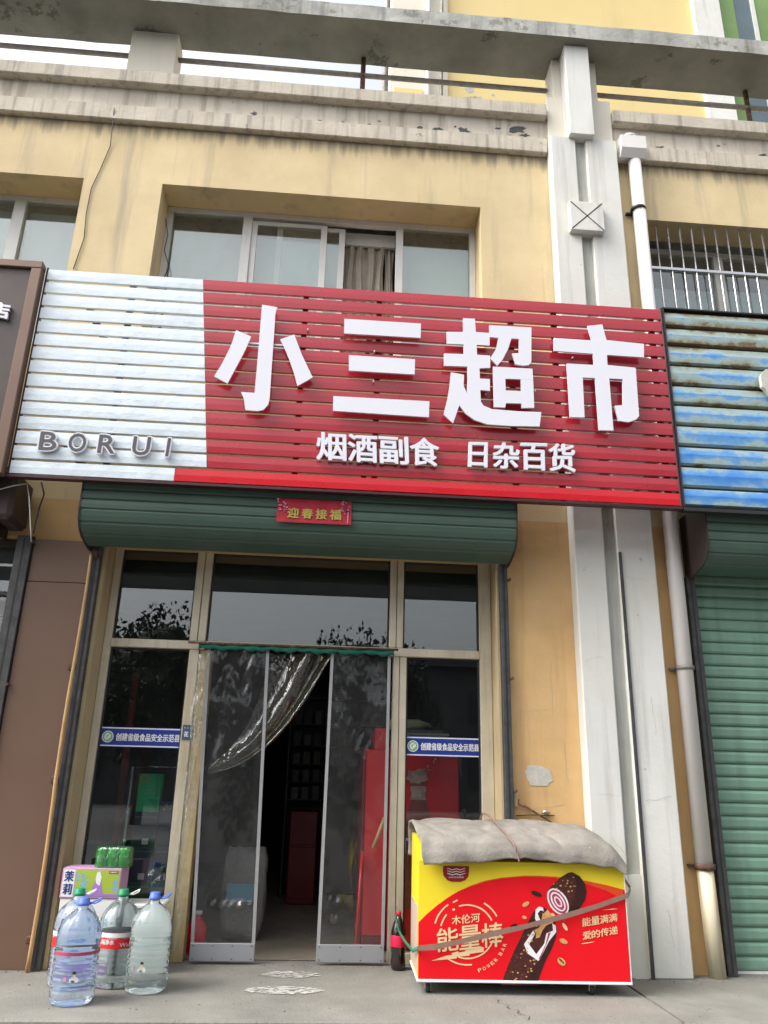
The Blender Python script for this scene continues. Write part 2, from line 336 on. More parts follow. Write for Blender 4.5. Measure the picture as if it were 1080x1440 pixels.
def copy_tree(o, parent=None):
    c = o.copy(); COL.objects.link(c)
    if parent: c.parent = parent
    for ch in list(o.children): copy_tree(ch, c)
    return c
TXT = {}
def glyphs(body, bold=0.0):
    k = (body, bold)
    if k not in TXT:
        cu = bpy.data.curves.new('lettering', 'FONT'); cu.body = body; cu.size = 1.0; cu.offset = bold; cu.resolution_u = 3; cu.extrude = 0
        o = bpy.data.objects.new('lettering', cu); COL.objects.link(o)
        bpy.context.view_layer.update()
        me = bpy.data.meshes.new_from_object(o.evaluated_get(bpy.context.evaluated_depsgraph_get()))
        vs = [tuple(v.co)[:2] for v in me.vertices]; fs = [tuple(p.vertices) for p in me.polygons]
        bpy.data.objects.remove(o); bpy.data.curves.remove(cu); bpy.data.meshes.remove(me)
        x0 = min(v[0] for v in vs); x1 = max(v[0] for v in vs); y0 = min(v[1] for v in vs); y1 = max(v[1] for v in vs)
        TXT[k] = ([((v[0]-x0)/(x1-x0), (v[1]-y0)/(y1-y0)) for v in vs], fs, (x1-x0)/(y1-y0))
    return TXT[k]
def text(bm, body, quad, y, bold=0.02, depth=0.0, mi=0, side_mi=None, fn=None):
    """quad: x,z of top left, top right, bottom right, bottom left; lettering stands on the plane y (front) and is depth thick"""
    vs, fs, asp = glyphs(body, 0.0); tl, tr, br, bl = [Vector(q) for q in quad]
    if bold and depth >= 0:
        # heavier strokes: the outline repeated a hair apart, each copy on its own level
        wd = (tr-tl).length; k = bold*1.25*(tl-bl).length; k = min(k, .02*wd+k)
        ux = (tr-tl).normalized()*k; uz = (tl-bl).normalized()*k*.7
        for i, (a, b) in enumerate(((0, 0), (-1, 0), (1, 0), (0, -1), (0, 1), (-.7, -.7), (.7, -.7), (-.7, .7), (.7, .7), (-.5, 0), (.5, 0))):
            o = ux*a+uz*b
            text(bm, body, [tuple(Vector(q)+o-(Vector(q)-(tl+br)/2)*2*k/max(wd, 1e-6)*.5) for q in quad], y-.00006*i, 0, depth, mi, side_mi)
        return bm
    P = []
    for u, v in vs:
        p = (bl*(1-u)+br*u)*(1-v)+(tl*(1-u)+tr*u)*v
        P.append(p)
    A = [bm.verts.new((p.x, y, p.y)) for p in P]
    used = {}
    for f in fs:
        try: g = bm.faces.new([A[i] for i in f]); g.material_index = mi
        except ValueError: continue
        if depth > 0:
            for i in range(len(f)):
                e = (f[i], f[(i+1) % len(f)]); used[e] = used.get(e, 0)+1
    if depth > 0:
        B = [bm.verts.new((p.x, y+depth, p.y)) for p in P]
        for (a, b) in used:
            if (b, a) not in used:
                g = bm.faces.new((A[a], A[b], B[b], B[a])); g.material_index = mi if side_mi is None else side_mi
    return bm
def rect(x0, x1, z0, z1): return [(x0, z1), (x1, z1), (x1, z0), (x0, z0)]
def quads(bm, poly, y, mi=0, rev=False):
    n = len(poly); ar = sum(poly[i][0]*poly[(i+1)%n][1]-poly[(i+1)%n][0]*poly[i][1] for i in range(n))
    if ar < 0: poly = poly[::-1]
    vs = [bm.verts.new((x, y, z)) for x, z in poly]
    for t in tessellate_polygon([[Vector((x, z, 0)) for x, z in poly]]):
        f = bm.faces.new([vs[i] for i in t]); f.material_index = mi
    return bm
def rough_bm(bm, amp, cuts=0):
    for v in bm.verts:
        n_ = noise.noise_vector(v.co*9); v.co += n_*amp
    return bm

# ------------------------------------------------------------------ ground and street
JX = 1.93
def slab_bm(x0, x1):
    bm = BM()
    prismx(bm, [(8, 0), (-1.05, 0), (-1.062, -.012), (-1.062, -.17), (8, -.17)], x0, x1); return bm
struct('pavement', slab_bm(-9, JX-.009), 'ground')
struct('pavement', slab_bm(JX+.009, 12), 'ground')
struct('step', bxs([(-9, 12, -1.45, -1.066, -.34, -.175)], .008), 'ground')
struct('road', bxs([(-600, 600, -600, 600, -.55, -.36)]), 'street')
struct('joint', bxs([(JX-.009, JX+.009, -1.06, 0.0, -.17, -.02)]), 'black')
# fine cracks in the paving
def crack(pts, w=.0022):
    bm = BM(); last = None
    for i, (x, y) in enumerate(pts):
        a = bm.verts.new((x-w*random.uniform(.5, 1.4), y, .0035)); b = bm.verts.new((x+w*random.uniform(.5, 1.4), y, .0035))
        if last: bm.faces.new((last[0], last[1], b, a))
        last = (a, b)
    return bm
struct('crack', crack([(1.03+.02*sin(i*1.7)+.008*i, -.62-.03*i) for i in range(15)]), 'black')
struct('crack', crack([(1.98+.03*i+.01*sin(i*2.1), -.5-.05*i) for i in range(12)], .001), 'black')
# two worn white markings in front of the door
def flakes(cx, cy, w, h, n, seed):
    rnd = random.Random(seed); bm = BM()
    for _ in range(n):
        a = rnd.uniform(0, 2*pi); q = math.sqrt(rnd.random()); x = cx+w*q*cos(a); y = cy+h*q*sin(a)
        r = rnd.uniform(.003, .014); k = rnd.randint(5, 8); z = .004+rnd.random()*.0004
        bm.faces.new([bm.verts.new((x+r*rnd.uniform(.5, 1.5)*cos(2*pi*i/k)*1.5, y+r*rnd.uniform(.5, 1.4)*sin(2*pi*i/k)*.7, z)) for i in range(k)])
    return bm
tag(add('worn_marking', flakes(-.12, -.09, .18, .085, 170, 1), 'worn'), 'smaller worn white oval marking on the pavement nearest the doorway', 'floor marking')
tag(add('worn_marking', flakes(-.15, -.48, .22, .085, 240, 2), 'worn'), 'wider worn white streaked marking on the pavement, farther from the doorway', 'floor marking')

rp = random.Random(77); bm = BM()
for _ in range(900):
    u = rp.random(); x = rp.uniform(-2.6, 3.6)
    y = (-.02-abs(rp.gauss(0, .06))) if u < .55 else rp.uniform(-1.03, -.05)
    if -1.6 < x < 1.2 and u < .55: y += .22
    if 1.8 < x < 2.43 and u < .55: y -= .13
    r_ = rp.uniform(.0015, .006)*(1 if rp.random() < .93 else 1.8); z = .0
    vs = [bm.verts.new((x+r_*rp.uniform(.6, 1.3)*cos(a), y+r_*rp.uniform(.6, 1.3)*sin(a), z)) for a in (0, 1.57, 3.14, 4.71)]; t_ = bm.verts.new((x, y, z+r_*rp.uniform(.5, 1)))
    for i in range(4): bm.faces.new((vs[i], vs[(i+1) % 4], t_))
gr = add('grit', bm, 'gritm'); gr['kind'] = 'stuff'; gr['label'] = 'fine grit and crumbs scattered on the pavement along the wall'; gr['category'] = 'grit'
# ------------------------------------------------------------------ the shop building
B = thing('shop_building', 'yellow rendered two storey shop building with weathered cream ledges and white pilaster', 'building', (0, 0, 0))
WB = 4.35; WT = 5.985
add('wall', bxs([(-6, 6.2, 0, .28, 5.985, 6.6), (-6, -3.95, 0, .28, 3.06, 5.985), (-2.27, -1.605, 0, .28, WB, 5.985), (1.18, 2.69, 0, .28, WB, 5.985), (4.5, 6.2, 0, .28, WB, 5.985),
                 (-3.95, 6.2, 0, .28, 3.06, WB)]), 'yellow', B)
add('lower_wall', bxs([(-6, 6.2, 0, .28, 2.76, 3.06), (-2.14, -1.66, 0, .28, 0, 2.76), (1.27, 2.70, 0, .28, 0, 2.76), (5.6, 6.2, 0, .28, 0, 2.76)]), 'orange', B, label='orange painted lower wall around the shop door')
# patches and marks on the orange wall
pp = []
rp = random.Random(4)
for i in range(22):
    a = 2*pi*i/22; k = .8+rp.random()*.35
    ex = abs(cos(a))**.6*math.copysign(1, cos(a)); ez = abs(sin(a))**.6*math.copysign(1, sin(a))
    pp.append((1.505+.10*k*ex, 1.205+.062*k*ez))
add('cement_patch', prism(BM(), pp, -.004, 0), 'patch', B)
def wall_crack(x, z, dx, dz, n, y, w=.0016, seed=0):
    rnd = random.Random(seed); bm = BM(); last = None
    for i in range(n):
        a = bm.verts.new((x-dz*w*rnd.uniform(.3, 1.5)/.03, y, z+dx*w*rnd.uniform(.3, 1.5)/.03)); b_ = bm.verts.new((x+dz*w*rnd.uniform(.3, 1.5)/.03, y, z-dx*w*rnd.uniform(.3, 1.5)/.03))
        if last: bm.faces.new((last[0], last[1], b_, a))
        last = (a, b_); x += dx*rnd.uniform(.6, 1.4)+rnd.uniform(-.009, .009); z += dz*rnd.uniform(.6, 1.4)+rnd.uniform(-.009, .009)
    return bm
for k_, (x, z, dx, dz, n) in enumerate(((1.55, 2.95, -.022, -.018, 12), (1.42, 2.15, .004, -.03, 9), (1.62, 2.0, .002, -.03, 14), (1.37, 1.62, .028, .004, 8), (1.70, 1.45, .003, -.03, 10), (1.35, .98, .03, .001, 12))):
    add('wall_crack', wall_crack(x, z, dx, dz, n, -.0015, .0014, k_), 'reveal', B)
for k_, (x, z, dx, dz, n) in enumerate(((1.84, 1.98, .03, .006, 6), (2.18, 2.62, .03, -.004, 7), (2.3, 1.75, .001, -.03, 10), (1.86, 1.1, .03, 0, 7), (2.2, 1.06, .03, .002, 7), (2.28, .4, .005, -.03, 9), (1.95, .82, .02, -.02, 6))):
    add('wall_crack', wall_crack(x, z, dx, dz, n, -.13 -.0015, .0012, k_+20), 'groove', B)
# parapet
add('parapet_band', bxs([(-6, 1.82, -.02, .2, 6.74, 7.0), (2.42, 6.2, -.02, .2, 6.74, 7.0)]), 'band', B)
for x0, x1 in ((-6, 1.80), (2.43, 6.2)):
    add('parapet_ledge', bxs([(x0, x1, -.10, .22, 6.995, 7.134)], .006), 'stone', B)
    add('lower_ledge', bxs([(x0, x1, -.06, .28, 6.602, 6.765)], .006), 'stone', B)
add('roof', bxs([(-6, 6.2, .285, 7, 6.45, 6.6)]), 'slab', B)
for pl_ in ([(-0.855,6.821),(-0.849,6.809),(-0.863,6.801),(-0.875,6.791),(-0.894,6.790),(-0.898,6.806),(-0.902,6.813),(-0.927,6.822),(-0.904,6.830),(-0.893,6.837),(-0.879,6.857),(-0.864,6.842),(-0.843,6.839)],
 [(-0.249,6.801),(-0.248,6.793),(-0.270,6.790),(-0.279,6.780),(-0.300,6.776),(-0.311,6.784),(-0.326,6.788),(-0.325,6.798),(-0.301,6.803),(-0.301,6.815),(-0.281,6.816),(-0.268,6.810),(-0.266,6.804)],
 [(0.230,6.800),(0.209,6.789),(0.201,6.778),(0.177,6.770),(0.150,6.770),(0.122,6.771),(0.128,6.786),(0.111,6.794),(0.135,6.803),(0.145,6.817),(0.176,6.821),(0.186,6.806),(0.197,6.803)],
 [(0.653,6.810),(0.671,6.795),(0.645,6.789),(0.631,6.779),(0.615,6.786),(0.598,6.787),(0.593,6.798),(0.594,6.810),(0.596,6.823),(0.611,6.833),(0.631,6.844),(0.649,6.835),(0.670,6.829)],
 [(0.858,6.823),(0.856,6.809),(0.827,6.801),(0.800,6.803),(0.774,6.790),(0.746,6.793),(0.734,6.804),(0.747,6.816),(0.754,6.828),(0.784,6.829),(0.804,6.843),(0.825,6.837),(0.830,6.827)],
 [(1.076,6.828),(1.113,6.807),(1.089,6.782),(1.039,6.799),(1.002,6.773),(0.986,6.794),(0.987,6.812),(0.979,6.826),(0.970,6.850),(1.002,6.870),(1.039,6.848),(1.077,6.864),(1.070,6.839)],
 [(1.398,6.886),(1.381,6.879),(1.381,6.869),(1.359,6.863),(1.340,6.867),(1.313,6.864),(1.323,6.875),(1.330,6.881),(1.323,6.888),(1.346,6.888),(1.357,6.891),(1.373,6.893),(1.390,6.892)],
 [(1.616,6.891),(1.597,6.876),(1.619,6.840),(1.550,6.845),(1.485,6.816),(1.431,6.830),(1.447,6.864),(1.440,6.884),(1.460,6.907),(1.499,6.929),(1.556,6.936),(1.606,6.931),(1.647,6.918)],
 [(1.672,6.829),(1.648,6.814),(1.630,6.805),(1.611,6.792),(1.591,6.802),(1.575,6.805),(1.538,6.807),(1.558,6.824),(1.568,6.837),(1.596,6.836),(1.611,6.848),(1.635,6.849),(1.630,6.832)],
 [(2.929,6.812),(2.923,6.802),(2.895,6.800),(2.885,6.789),(2.864,6.790),(2.841,6.790),(2.843,6.800),(2.830,6.807),(2.842,6.816),(2.872,6.815),(2.885,6.817),(2.911,6.826),(2.936,6.823)],
 [(3.481,6.883),(3.482,6.877),(3.475,6.870),(3.461,6.869),(3.449,6.868),(3.441,6.871),(3.435,6.875),(3.430,6.881),(3.443,6.886),(3.452,6.891),(3.465,6.898),(3.469,6.888),(3.486,6.890)],
 [(3.941,6.818),(3.916,6.806),(3.900,6.799),(3.884,6.782),(3.864,6.793),(3.851,6.798),(3.833,6.802),(3.823,6.813),(3.857,6.820),(3.868,6.829),(3.888,6.833),(3.921,6.841),(3.924,6.826)],
 [(0.975,6.860),(0.965,6.854),(0.962,6.849),(0.957,6.843),(0.947,6.840),(0.943,6.848),(0.943,6.854),(0.944,6.859),(0.942,6.865),(0.951,6.866),(0.957,6.875),(0.966,6.873),(0.965,6.863)]):
    bm = BM(); quads(bm, pl_, -.0212); cx = sum(p[0] for p in pl_)/len(pl_); cz = sum(p[1] for p in pl_)/len(pl_)
    add('paint_chip', bm, 'stone', B)
    bm = BM(); quads(bm, [(cx+(p[0]-cx)*.8, cz+(p[1]-cz)*.75-.003) for p in pl_], -.0220); add('paint_chip', bm, 'groove', B).data.materials[0] = M['steel']
# pergola beam over the terrace edge
def rough_slab():
    bm = BM(); n = 90; X0, X1 = -7, 7
    prof = [(-.27, 7.783), (-.275, 7.95), (.0, 7.955), (.215, 7.95), (.22, 7.783), (.0, 7.783)]
    rings = []
    for i in range(n+1):
        x = X0+(X1-X0)*i/n
        rings.append([bm.verts.new((x, y+.008*noise.noise((x*3, y*9, z)), z+.006*noise.noise((x*4, y*7, z*3+5)))) for y, z in prof])
    for i in range(n):
        for k in range(6):
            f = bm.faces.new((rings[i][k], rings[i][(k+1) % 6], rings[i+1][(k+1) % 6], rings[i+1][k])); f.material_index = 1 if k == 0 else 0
    bm.faces.new(rings[0][::-1]); bm.faces.new(rings[-1]); return bm
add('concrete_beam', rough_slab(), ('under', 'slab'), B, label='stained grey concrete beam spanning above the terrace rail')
add('short_pillar', bx(-2.095, -1.665, .05, .27, 7.134, 7.783, bev=.006), 'stone', B).data.materials[0] = M['pale']
# pilaster: two white strips with a groove, stepped head, crossed square block
PX0, PX1, PY = 1.808, 2.422, -.13
GX0, GX1 = 2.04, 2.135
P = add('pilaster', bxs([(PX0, GX0, PY, 0, 0, 6.735), (GX1, PX1, PY, 0, 0, 6.735)], .008), 'pil', B)
add('groove', bxs([(GX0-.004, GX1+.004, PY+.042, -.001, 3.02, 6.735)]), 'groove', P)
add('groove', bxs([(GX0-.004, GX1+.004, PY+.035, -.001, .60, 3.02)]), 'groove', P)
add('filled_foot', bxs([(GX0-.002, GX1+.002, PY+.012, -.001, 0, .60)]), 'pil', P)
add('stepped_head', bxs([(1.82, 2.43, -.05, .2, 6.735, 7.28), (1.90, 2.33, -.02, .21, 7.28, 7.783)], .005), 'stone', P).data.materials[0] = M['pale']
add('front_strip', bxs([(1.975, 2.205, PY-.06, -.02, 6.715, 7.783)], .006), 'pil', P)
SB = add('square_block', bxs([(1.925, 2.225, PY-.06, -.03, 5.66, 5.965)], .006), 'pil', P)
for a in (1, -1):
    bm = BM(); c = Vector((2.075, 0, 5.8125)); d = Vector((.14, 0, .142*a)); n_ = Vector((-d.z, 0, d.x)).normalized()*.005
    vs = [c-d-n_, c+d-n_, c+d+n_, c-d+n_]
    A_ = [bm.verts.new((v.x, PY-.0615, v.z)) for v in vs]; bm.faces.new(A_)
    add('cross_line', bm, 'black', P)
# brown cladding beside the door and the neighbour pier
C_ = add('cladding', bxs([(-2.135, -1.705, -.035, 0, .0, 2.42)], .003), 'brown', B, label='smooth brown metal cladding panel beside the doorway')
add('cladding', bxs([(-2.135, -1.705, -.030, 0, 2.424, 2.735)], .003), 'brown', B)

# ------------------------------------------------------------------ windows upstairs
def window(name, x0, x1, z0, z1, y, mull, blindmat, label, panes, deep=.28):
    w = add(name, bxs([(x0, x1, y, y+.06, z1-.05, z1), (x0, x0+.055, y, y+.06, z0, z1-.05), (x1-.05, x1, y, y+.06, z0, z1-.05), (x0, x1, y, y+.06, z0-.05, z0)], .003), 'winframe', B, label=label)
    for a, b_ in mull: add('mullion', bxs([(a, b_, y-.012, y+.05, z0, z1-.05)], .003), 'winframe', w)
    for (a, b_, bl) in panes:
        add('pane', bxs([(a, b_, y+.022, y+.026, z0, z1-.05)]), 'glassup', w)
        if bl: add('blind', bxs([(a, b_, y+.10, y+.105, z0, z1-.05-bl)]), blindmat, w)
    return w
W1 = window('window', -1.605, 1.18, 4.4, 5.985, .28, [(-.925, -.845), (.455, .52)], 'blind', 'white framed sliding window above the red sign with its middle sash open', [(-1.55, -.925, .12), (.52, 1.13, .12)])
for (a, b_, y) in ((-.845, -.17, .285), (-.62, -.006, .315)):
    s = add('sash', bxs([(a, a+.05, y, y+.025, 4.4, 5.90), (b_-.055, b_, y, y+.025, 4.4, 5.90), (a+.05, b_-.055, y, y+.025, 5.86, 5.90)], .002), 'winframe', W1)
    add('pane', bxs([(a+.05, b_-.055, y+.010, y+.014, 4.4, 5.86)]), 'glassup', W1)
add('blind', bxs([(-.84, -.03, .39, .395, 4.4, 5.80)]), 'blind', W1)
W2 = window('window', -3.95, -2.27, 4.4, 5.985, .28, [(-2.93, -2.83)], 'blindb', 'white framed window above the dark brown sign at the left edge', [(-3.9, -2.93, .05), (-2.83, -2.32, .05)])
W3 = window('window', 2.69, 4.5, 4.4, 5.95, .34, [(3.46, 3.55)], 'blindb', 'window with dark panes behind the steel bars at the right', [(2.74, 3.46, .32), (3.55, 4.45, .30)])
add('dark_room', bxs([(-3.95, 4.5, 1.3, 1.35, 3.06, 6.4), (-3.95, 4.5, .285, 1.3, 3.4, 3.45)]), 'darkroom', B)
def cloth(x0, x1, z0, z1, y, folds, amp, seed=0):
    bm = BM(); nx, nz = 60, 10; g = []
    for j in range(nz+1):
        z = z1+(z0-z1)*j/nz; row = []
        for i in range(nx+1):
            u = i/nx; x = x0+(x1-x0)*u
            row.append(bm.verts.new((x+.01*sin(9*u+j), y+amp*(sin(u*folds*2*pi+.3*sin(j*.4))+.4*sin(u*folds*5.3*pi+seed)), z)))
        g.append(row)
    for j in range(nz):
        for i in range(nx): bm.faces.new((g[j][i], g[j][i+1], g[j+1][i+1], g[j+1][i])).smooth = True
    return bm
solo('curtain', cloth(-.02, .36, 4.4, 5.80, .43, 4, .022), 'curtain', 'pleated beige curtain hanging in the open sash of the upper window', 'curtain', (.17, .43, 5.8), smooth=True)
solo('curtain', cloth(.365, .45, 4.4, 5.80, .45, 1.5, .012, 2), 'curtain', 'narrow beige curtain edge beside the right mullion of the upper window', 'curtain', (.42, .45, 5.8), smooth=True)
solo('curtain_rail', bxs([(-.02, .455, .40, .43, 5.80, 5.932)]), 'winframe', 'pale curtain rail box inside the upper window', 'curtain rail', (.2, .4, 5.8))
# steel bars of the right window
G = thing('window_grille', 'stainless steel bars fixed across the right upper window', 'window bars', (3.6, 0, 4.4))
bar = None
for i in range(16):
    x = 2.785+.1105*i
    add('bar', tube(BM(), [(x, .03, 4.4), (x, .03, 5.965)], .0085, 8), 'chrome', G)
for z in (5.49, 4.75): add('cross_bar', bxs([(2.695, 4.49, .018, .045, z-.014, z+.014)], .002), 'chrome', G)

# ------------------------------------------------------------------ terrace railings
def railing(x0, x1, posts, label):
    r = thing('railing', label, 'railing', ((x0+x1)/2, .15, 7.134))
    add('top_rail', tube(BM(), [(x0, .15, 7.568), (x1, .15, 7.568)], .024, 10), 'galv', r)
    for x in posts:
        add('post', tube(BM(), [(x, .15, 7.134), (x, .15, 7.785)], .024, 10), 'rust', r)
railing(-6, -2.10, [-4.2], 'grey pipe railing left of the short cream pillar')
railing(-1.66, 1.89, [.09], 'grey pipe railing with rusty post between the short pillar and white pilaster')
railing(2.34, 6.2, [3.93], 'grey pipe railing with rusty post right of the white pilaster')

# ------------------------------------------------------------------ downpipe
D = thing('downpipe', 'white plastic downpipe with rainwater hopper beside the white pilaster', 'drainpipe', (2.60, -.07, 0))
add('upper_pipe', tube(BM(), [(2.585, -.075, .66), (2.60, -.075, 6.55)], .057, 20), 'pipe', D)
add('lower_pipe', tube(BM(), [(2.60, -.075, 0), (2.587, -.075, .655)], .055, 20), 'pipeold', D, label='yellowed lower length of pipe')
bm = BM(); prismx(bm, [(-.17, 6.63), (-.17, 6.77), (-.0, 6.79), (0, 6.60), (-.12, 6.56)], 2.455, 2.685); add('hopper', bm, 'pipe', D)
add('dome', lathe(BM(), [(.075, 0), (.07, .03), (.045, .055), (.01, .065)], 2.56, -.09, 6.78, 16), 'pipe', D)
for z, m_, w_ in ((6.015, 'black', .012), (1.966, 'galv', .014), (.654, 'rust', .018)):
    add('clamp', lathe(BM(), [(.0585, -w_), (.068, -w_), (.068, w_), (.0585, w_)], 2.59, -.075, z, 20), m_, D)
    add('clamp_ear', bxs([(2.50, 2.68, -.03, -.001, z-.008, z+.008)]), m_, D)
solo('conduit', bxs([(GX1+.006, GX1+.026, PY-.016, PY-.001, 0, 2.80)]), 'steel', 'thin dark metal conduit running down the white pilaster groove', 'conduit', (2.15, -.13, 0))

# ------------------------------------------------------------------ building behind the terrace
R_ = thing('rear_building', 'pale yellow taller building behind the terrace, with green glazed window', 'building', (4, 3.2, 6.6))
add('wall', bxs([(1.40, 5.33, 3.2, 3.5, 6.6, 17), (7.4, 10, 3.2, 3.5, 6.6, 17)]), 'lemon', R_)
add('corner_bay', bxs([(.56, 1.05, 3.16, 4.4, 6.6, 17), (1.14, 1.40, 3.18, 3.5, 6.6, 17)]), 'pale', R_)
add('yellow_spandrel', bxs([(.60, 1.02, 3.145, 3.158, 10.2, 10.75)]), 'lemon', R_)
add('white_pilaster', bxs([(5.33, 5.76, 3.1, 3.5, 6.6, 17)]), 'pale', R_, label='white vertical strip beside the green window').data.materials[0] = M['pil']
gw = add('window', bxs([(5.76, 7.4, 3.2, 3.26, 12.30, 12.36), (5.76, 7.4, 3.2, 3.26, 11.5, 11.55), (6.36, 6.42, 3.2, 3.26, 11.55, 12.30), (6.36, 6.42, 3.2, 3.26, 12.36, 15), (5.76, 7.4, 3.2, 3.26, 10.1, 10.15), (5.76, 7.4, 3.2, 3.26, 15, 15.06)]), 'winframe', R_)
add('pane', bxs([(5.76, 6.08, 3.22, 3.225, 6.6, 17)]), 'greenglass', gw)
add('pane', bxs([(6.08, 6.36, 3.23, 3.235, 6.6, 17)]), 'blueglass', gw)
add('pane', bxs([(6.42, 7.4, 3.22, 3.225, 6.6, 17)]), 'greenglass', gw)
add('pipe', tube(BM(), [(1.095, 3.12, 6.6), (1.095, 3.12, 17)], .035, 10), 'pipe', R_)
add('pipe', tube(BM(), [(1.27, 3.10, 6.6), (1.32, 3.10, 17)], .025, 8), 'galv', R_)
add('pipe', tube(BM(), [(.47, 3.2, 6.6), (.47, 3.2, 17)], .045, 8), 'galv', R_)
bm = BM(); rp = random.Random(9)
for i in range(40):
    x = 1.75+rp.gauss(0, .13)+.2*rp.random(); z = 10.55+rp.gauss(0, .14); r = rp.uniform(.03, .1); k = rp.randint(5, 8)
    bm.faces.new([bm.verts.new((x+r*rp.uniform(.5, 1.3)*cos(2*pi*j/k), 3.197-.0002*i*.05, z+r*rp.uniform(.5, 1.3)*sin(2*pi*j/k))) for j in range(k)])
add('peeled_patch', bm, 'slab', R_)

# ------------------------------------------------------------------ roller shutter housings and shutters
HP = [(-.40, 3.14), (-.40, 2.86), (-.385, 2.80), (-.345, 2.745), (-.28, 2.71), (-.19, 2.69), (-.10, 2.68)]
def housing_slat(x0, x1, a, b_, bulge=.010):
    """slat between two profile points, slightly proud in the middle"""
    bm = BM(); (ya, za), (yb, zb) = a, b_
    n_ = Vector((0, -(za-zb), -(yb-ya))).normalized() if True else None
    pts = []
    for t, q in ((0, 0), (.12, 1), (.5, 1.25), (.88, 1), (1, 0)):
        pts.append((ya+(yb-ya)*t+n_.y*bulge*q, za+(zb-za)*t+n_.z*bulge*q))
    back = [(y+.012, z+.004) for y, z in pts[::-1]]
    return prismx(bm, pts+back, x0, x1)
def housing(x0, x1, label, m_='green', side='darkbrown', dz=0.0, n_front=4):
    t = thing('shutter_housing', label, 'shutter box', ((x0+x1)/2, -.2, 2.68+dz))
    zt = 3.14
    pts = [(-.40, zt-(zt-2.86)*i/n_front) for i in range(n_front+1)]+HP[2:]
    # merge the curved end into slats about 7 cm tall
    seq = pts[:n_front+1]+[(-.372, 2.775), (-.30, 2.715), (-.10, 2.68)]
    for a, b_ in zip(seq, seq[1:]):
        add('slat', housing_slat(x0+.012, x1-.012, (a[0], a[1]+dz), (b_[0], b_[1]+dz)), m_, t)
    for x in (x0, x1-.012):
        bm = BM(); prismx(bm, [(-.415, 3.15+dz), (-.415, 2.86+dz), (-.395, 2.79+dz), (-.35, 2.73+dz), (-.28, 2.695+dz), (-.10, 2.66+dz), (-.001, 2.66+dz), (-.001, 3.15+dz)], x, x+.012)
        add('side_plate', bm, side, t)
    return t
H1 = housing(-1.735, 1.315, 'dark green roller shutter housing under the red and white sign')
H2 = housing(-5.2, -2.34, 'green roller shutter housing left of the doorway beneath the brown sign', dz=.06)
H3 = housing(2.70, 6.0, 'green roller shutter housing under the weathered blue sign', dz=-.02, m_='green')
solo('shutter_motor', bxs([(-2.335, -2.20, -.36, -.02, 2.78, 3.14)], .03), 'darkbrown', 'dark motor cover beside the left shutter housing', 'motor', (-2.27, -.2, 2.78))
# guide rails
def rail(x0, x1, y0, y1, z1, label, bolts=()):
    t = thing('guide_rail', label, 'shutter rail', ((x0+x1)/2, y0, 0))
    add('channel', bxs([(x0, x1, y0, y1, 0, z1)], .003), 'steel', t)
    add('slot', bxs([((x0+x1)/2-.006, (x0+x1)/2+.006, y0-.0015, y0+.001, 0.02, z1-.02)]), 'black', t)
    for bx_, bz in bolts: add('bolt', tube(BM(), [(bx_, y0-.028, bz), (bx_, y0+.012, bz)], .011, 8), 'rust', t)
    return t
rail(-1.702, -1.645, -.06, .0, 2.70, 'dark steel shutter guide rail at the left side of the doorway')
rail(1.255, 1.312, -.06, .0, 2.70, 'dark steel shutter guide rail at the right side of the doorway', [(1.322, 2.57), (1.322, 1.85), (1.322, 1.10)])
rail(-2.245, -2.14, -.06, .0, 2.75, 'brown guide rail left of the brown cladding', [(-2.13, 1.70), (-2.13, 2.70)])
rail(2.685, 2.752, -.05, .07, 2.66, 'dark steel guide rail of the closed green shutter')
# closed green shutter: every slat a part
S = thing('roller_shutter', 'closed green roller shutter with horizontal slats at the right', 'roller shutter', (4.2, .06, 0))
bm = BM(); prismx(bm, [(.074, .084), (.062, .079), (.055, .064), (.055, .022), (.062, .008), (.074, .003), (.086, .003), (.086, .0875), (.076, .0895)], 2.75, 5.6)
s0 = add('slat', bm, 'green2', S)
for i in range(1, 31): inst(s0, (0, 0, .087*i), parent=S)
add('bottom_bar', bxs([(2.75, 5.6, .045, .09, 0.0, .014)]), 'pipe', S)
for sl in [s0]: sl.location.z += .012
for ch in S.children:
    if ch.name.startswith('slat') and ch is not s0: ch.location.z += .012

# ------------------------------------------------------------------ shop front frame, glass, stickers
FY = .25
F = thing('glazed_entrance', 'cream aluminium shop front with three top panes and open doorway', 'shop front', (-.18, FY, 0))
add('frame', bxs([(-1.62, 1.24, FY-.03, FY+.05, 2.765, 2.83), (-1.62, -1.565, FY-.03, FY+.05, 0, 2.765), (1.15, 1.24, FY-.03, FY+.05, 0, 2.765)], .004), 'alu', F)
for a, b_ in ((-1.005, -.89), (.465, .57)):
    mid = (a+b_)/2
    add('mullion', bxs([(a, mid-.002, FY-.035, FY+.05, 2.085, 2.765), (mid+.002, b_, FY-.03, FY+.05, 2.085, 2.765)], .004), 'alu', F)
add('mullion', bxs([(-.995, -.925, FY-.035, FY+.05, 0, 2.02), ], .004), 'alu', F)
add('mullion', bxs([(.50, .545, FY-.035, FY+.05, 0, 2.02), (.549, .60, FY-.03, FY+.05, 0, 2.02)], .004), 'alu', F)
add('door_jamb', bxs([(-.922, -.835, FY-.02, FY+.10, 0, 2.02)], .004), 'alub', F)
add('transom', bx(-1.565, -.89, FY-.035, FY+.05, 2.022, 2.084, bev=.004), 'alu', F); add('transom', bx(.465, 1.15, FY-.035, FY+.05, 2.022, 2.084, bev=.004), 'alu', F)
add('transom', bxs([(-.888, .463, FY-.035, FY+.05, 2.05, 2.084)], .004), 'alu', F)
add('sill', bxs([(-1.565, -.997, FY-.035, FY+.05, 0.0, .07), (.602, 1.15, FY-.035, FY+.05, 0, .07)], .004), 'alu', F)
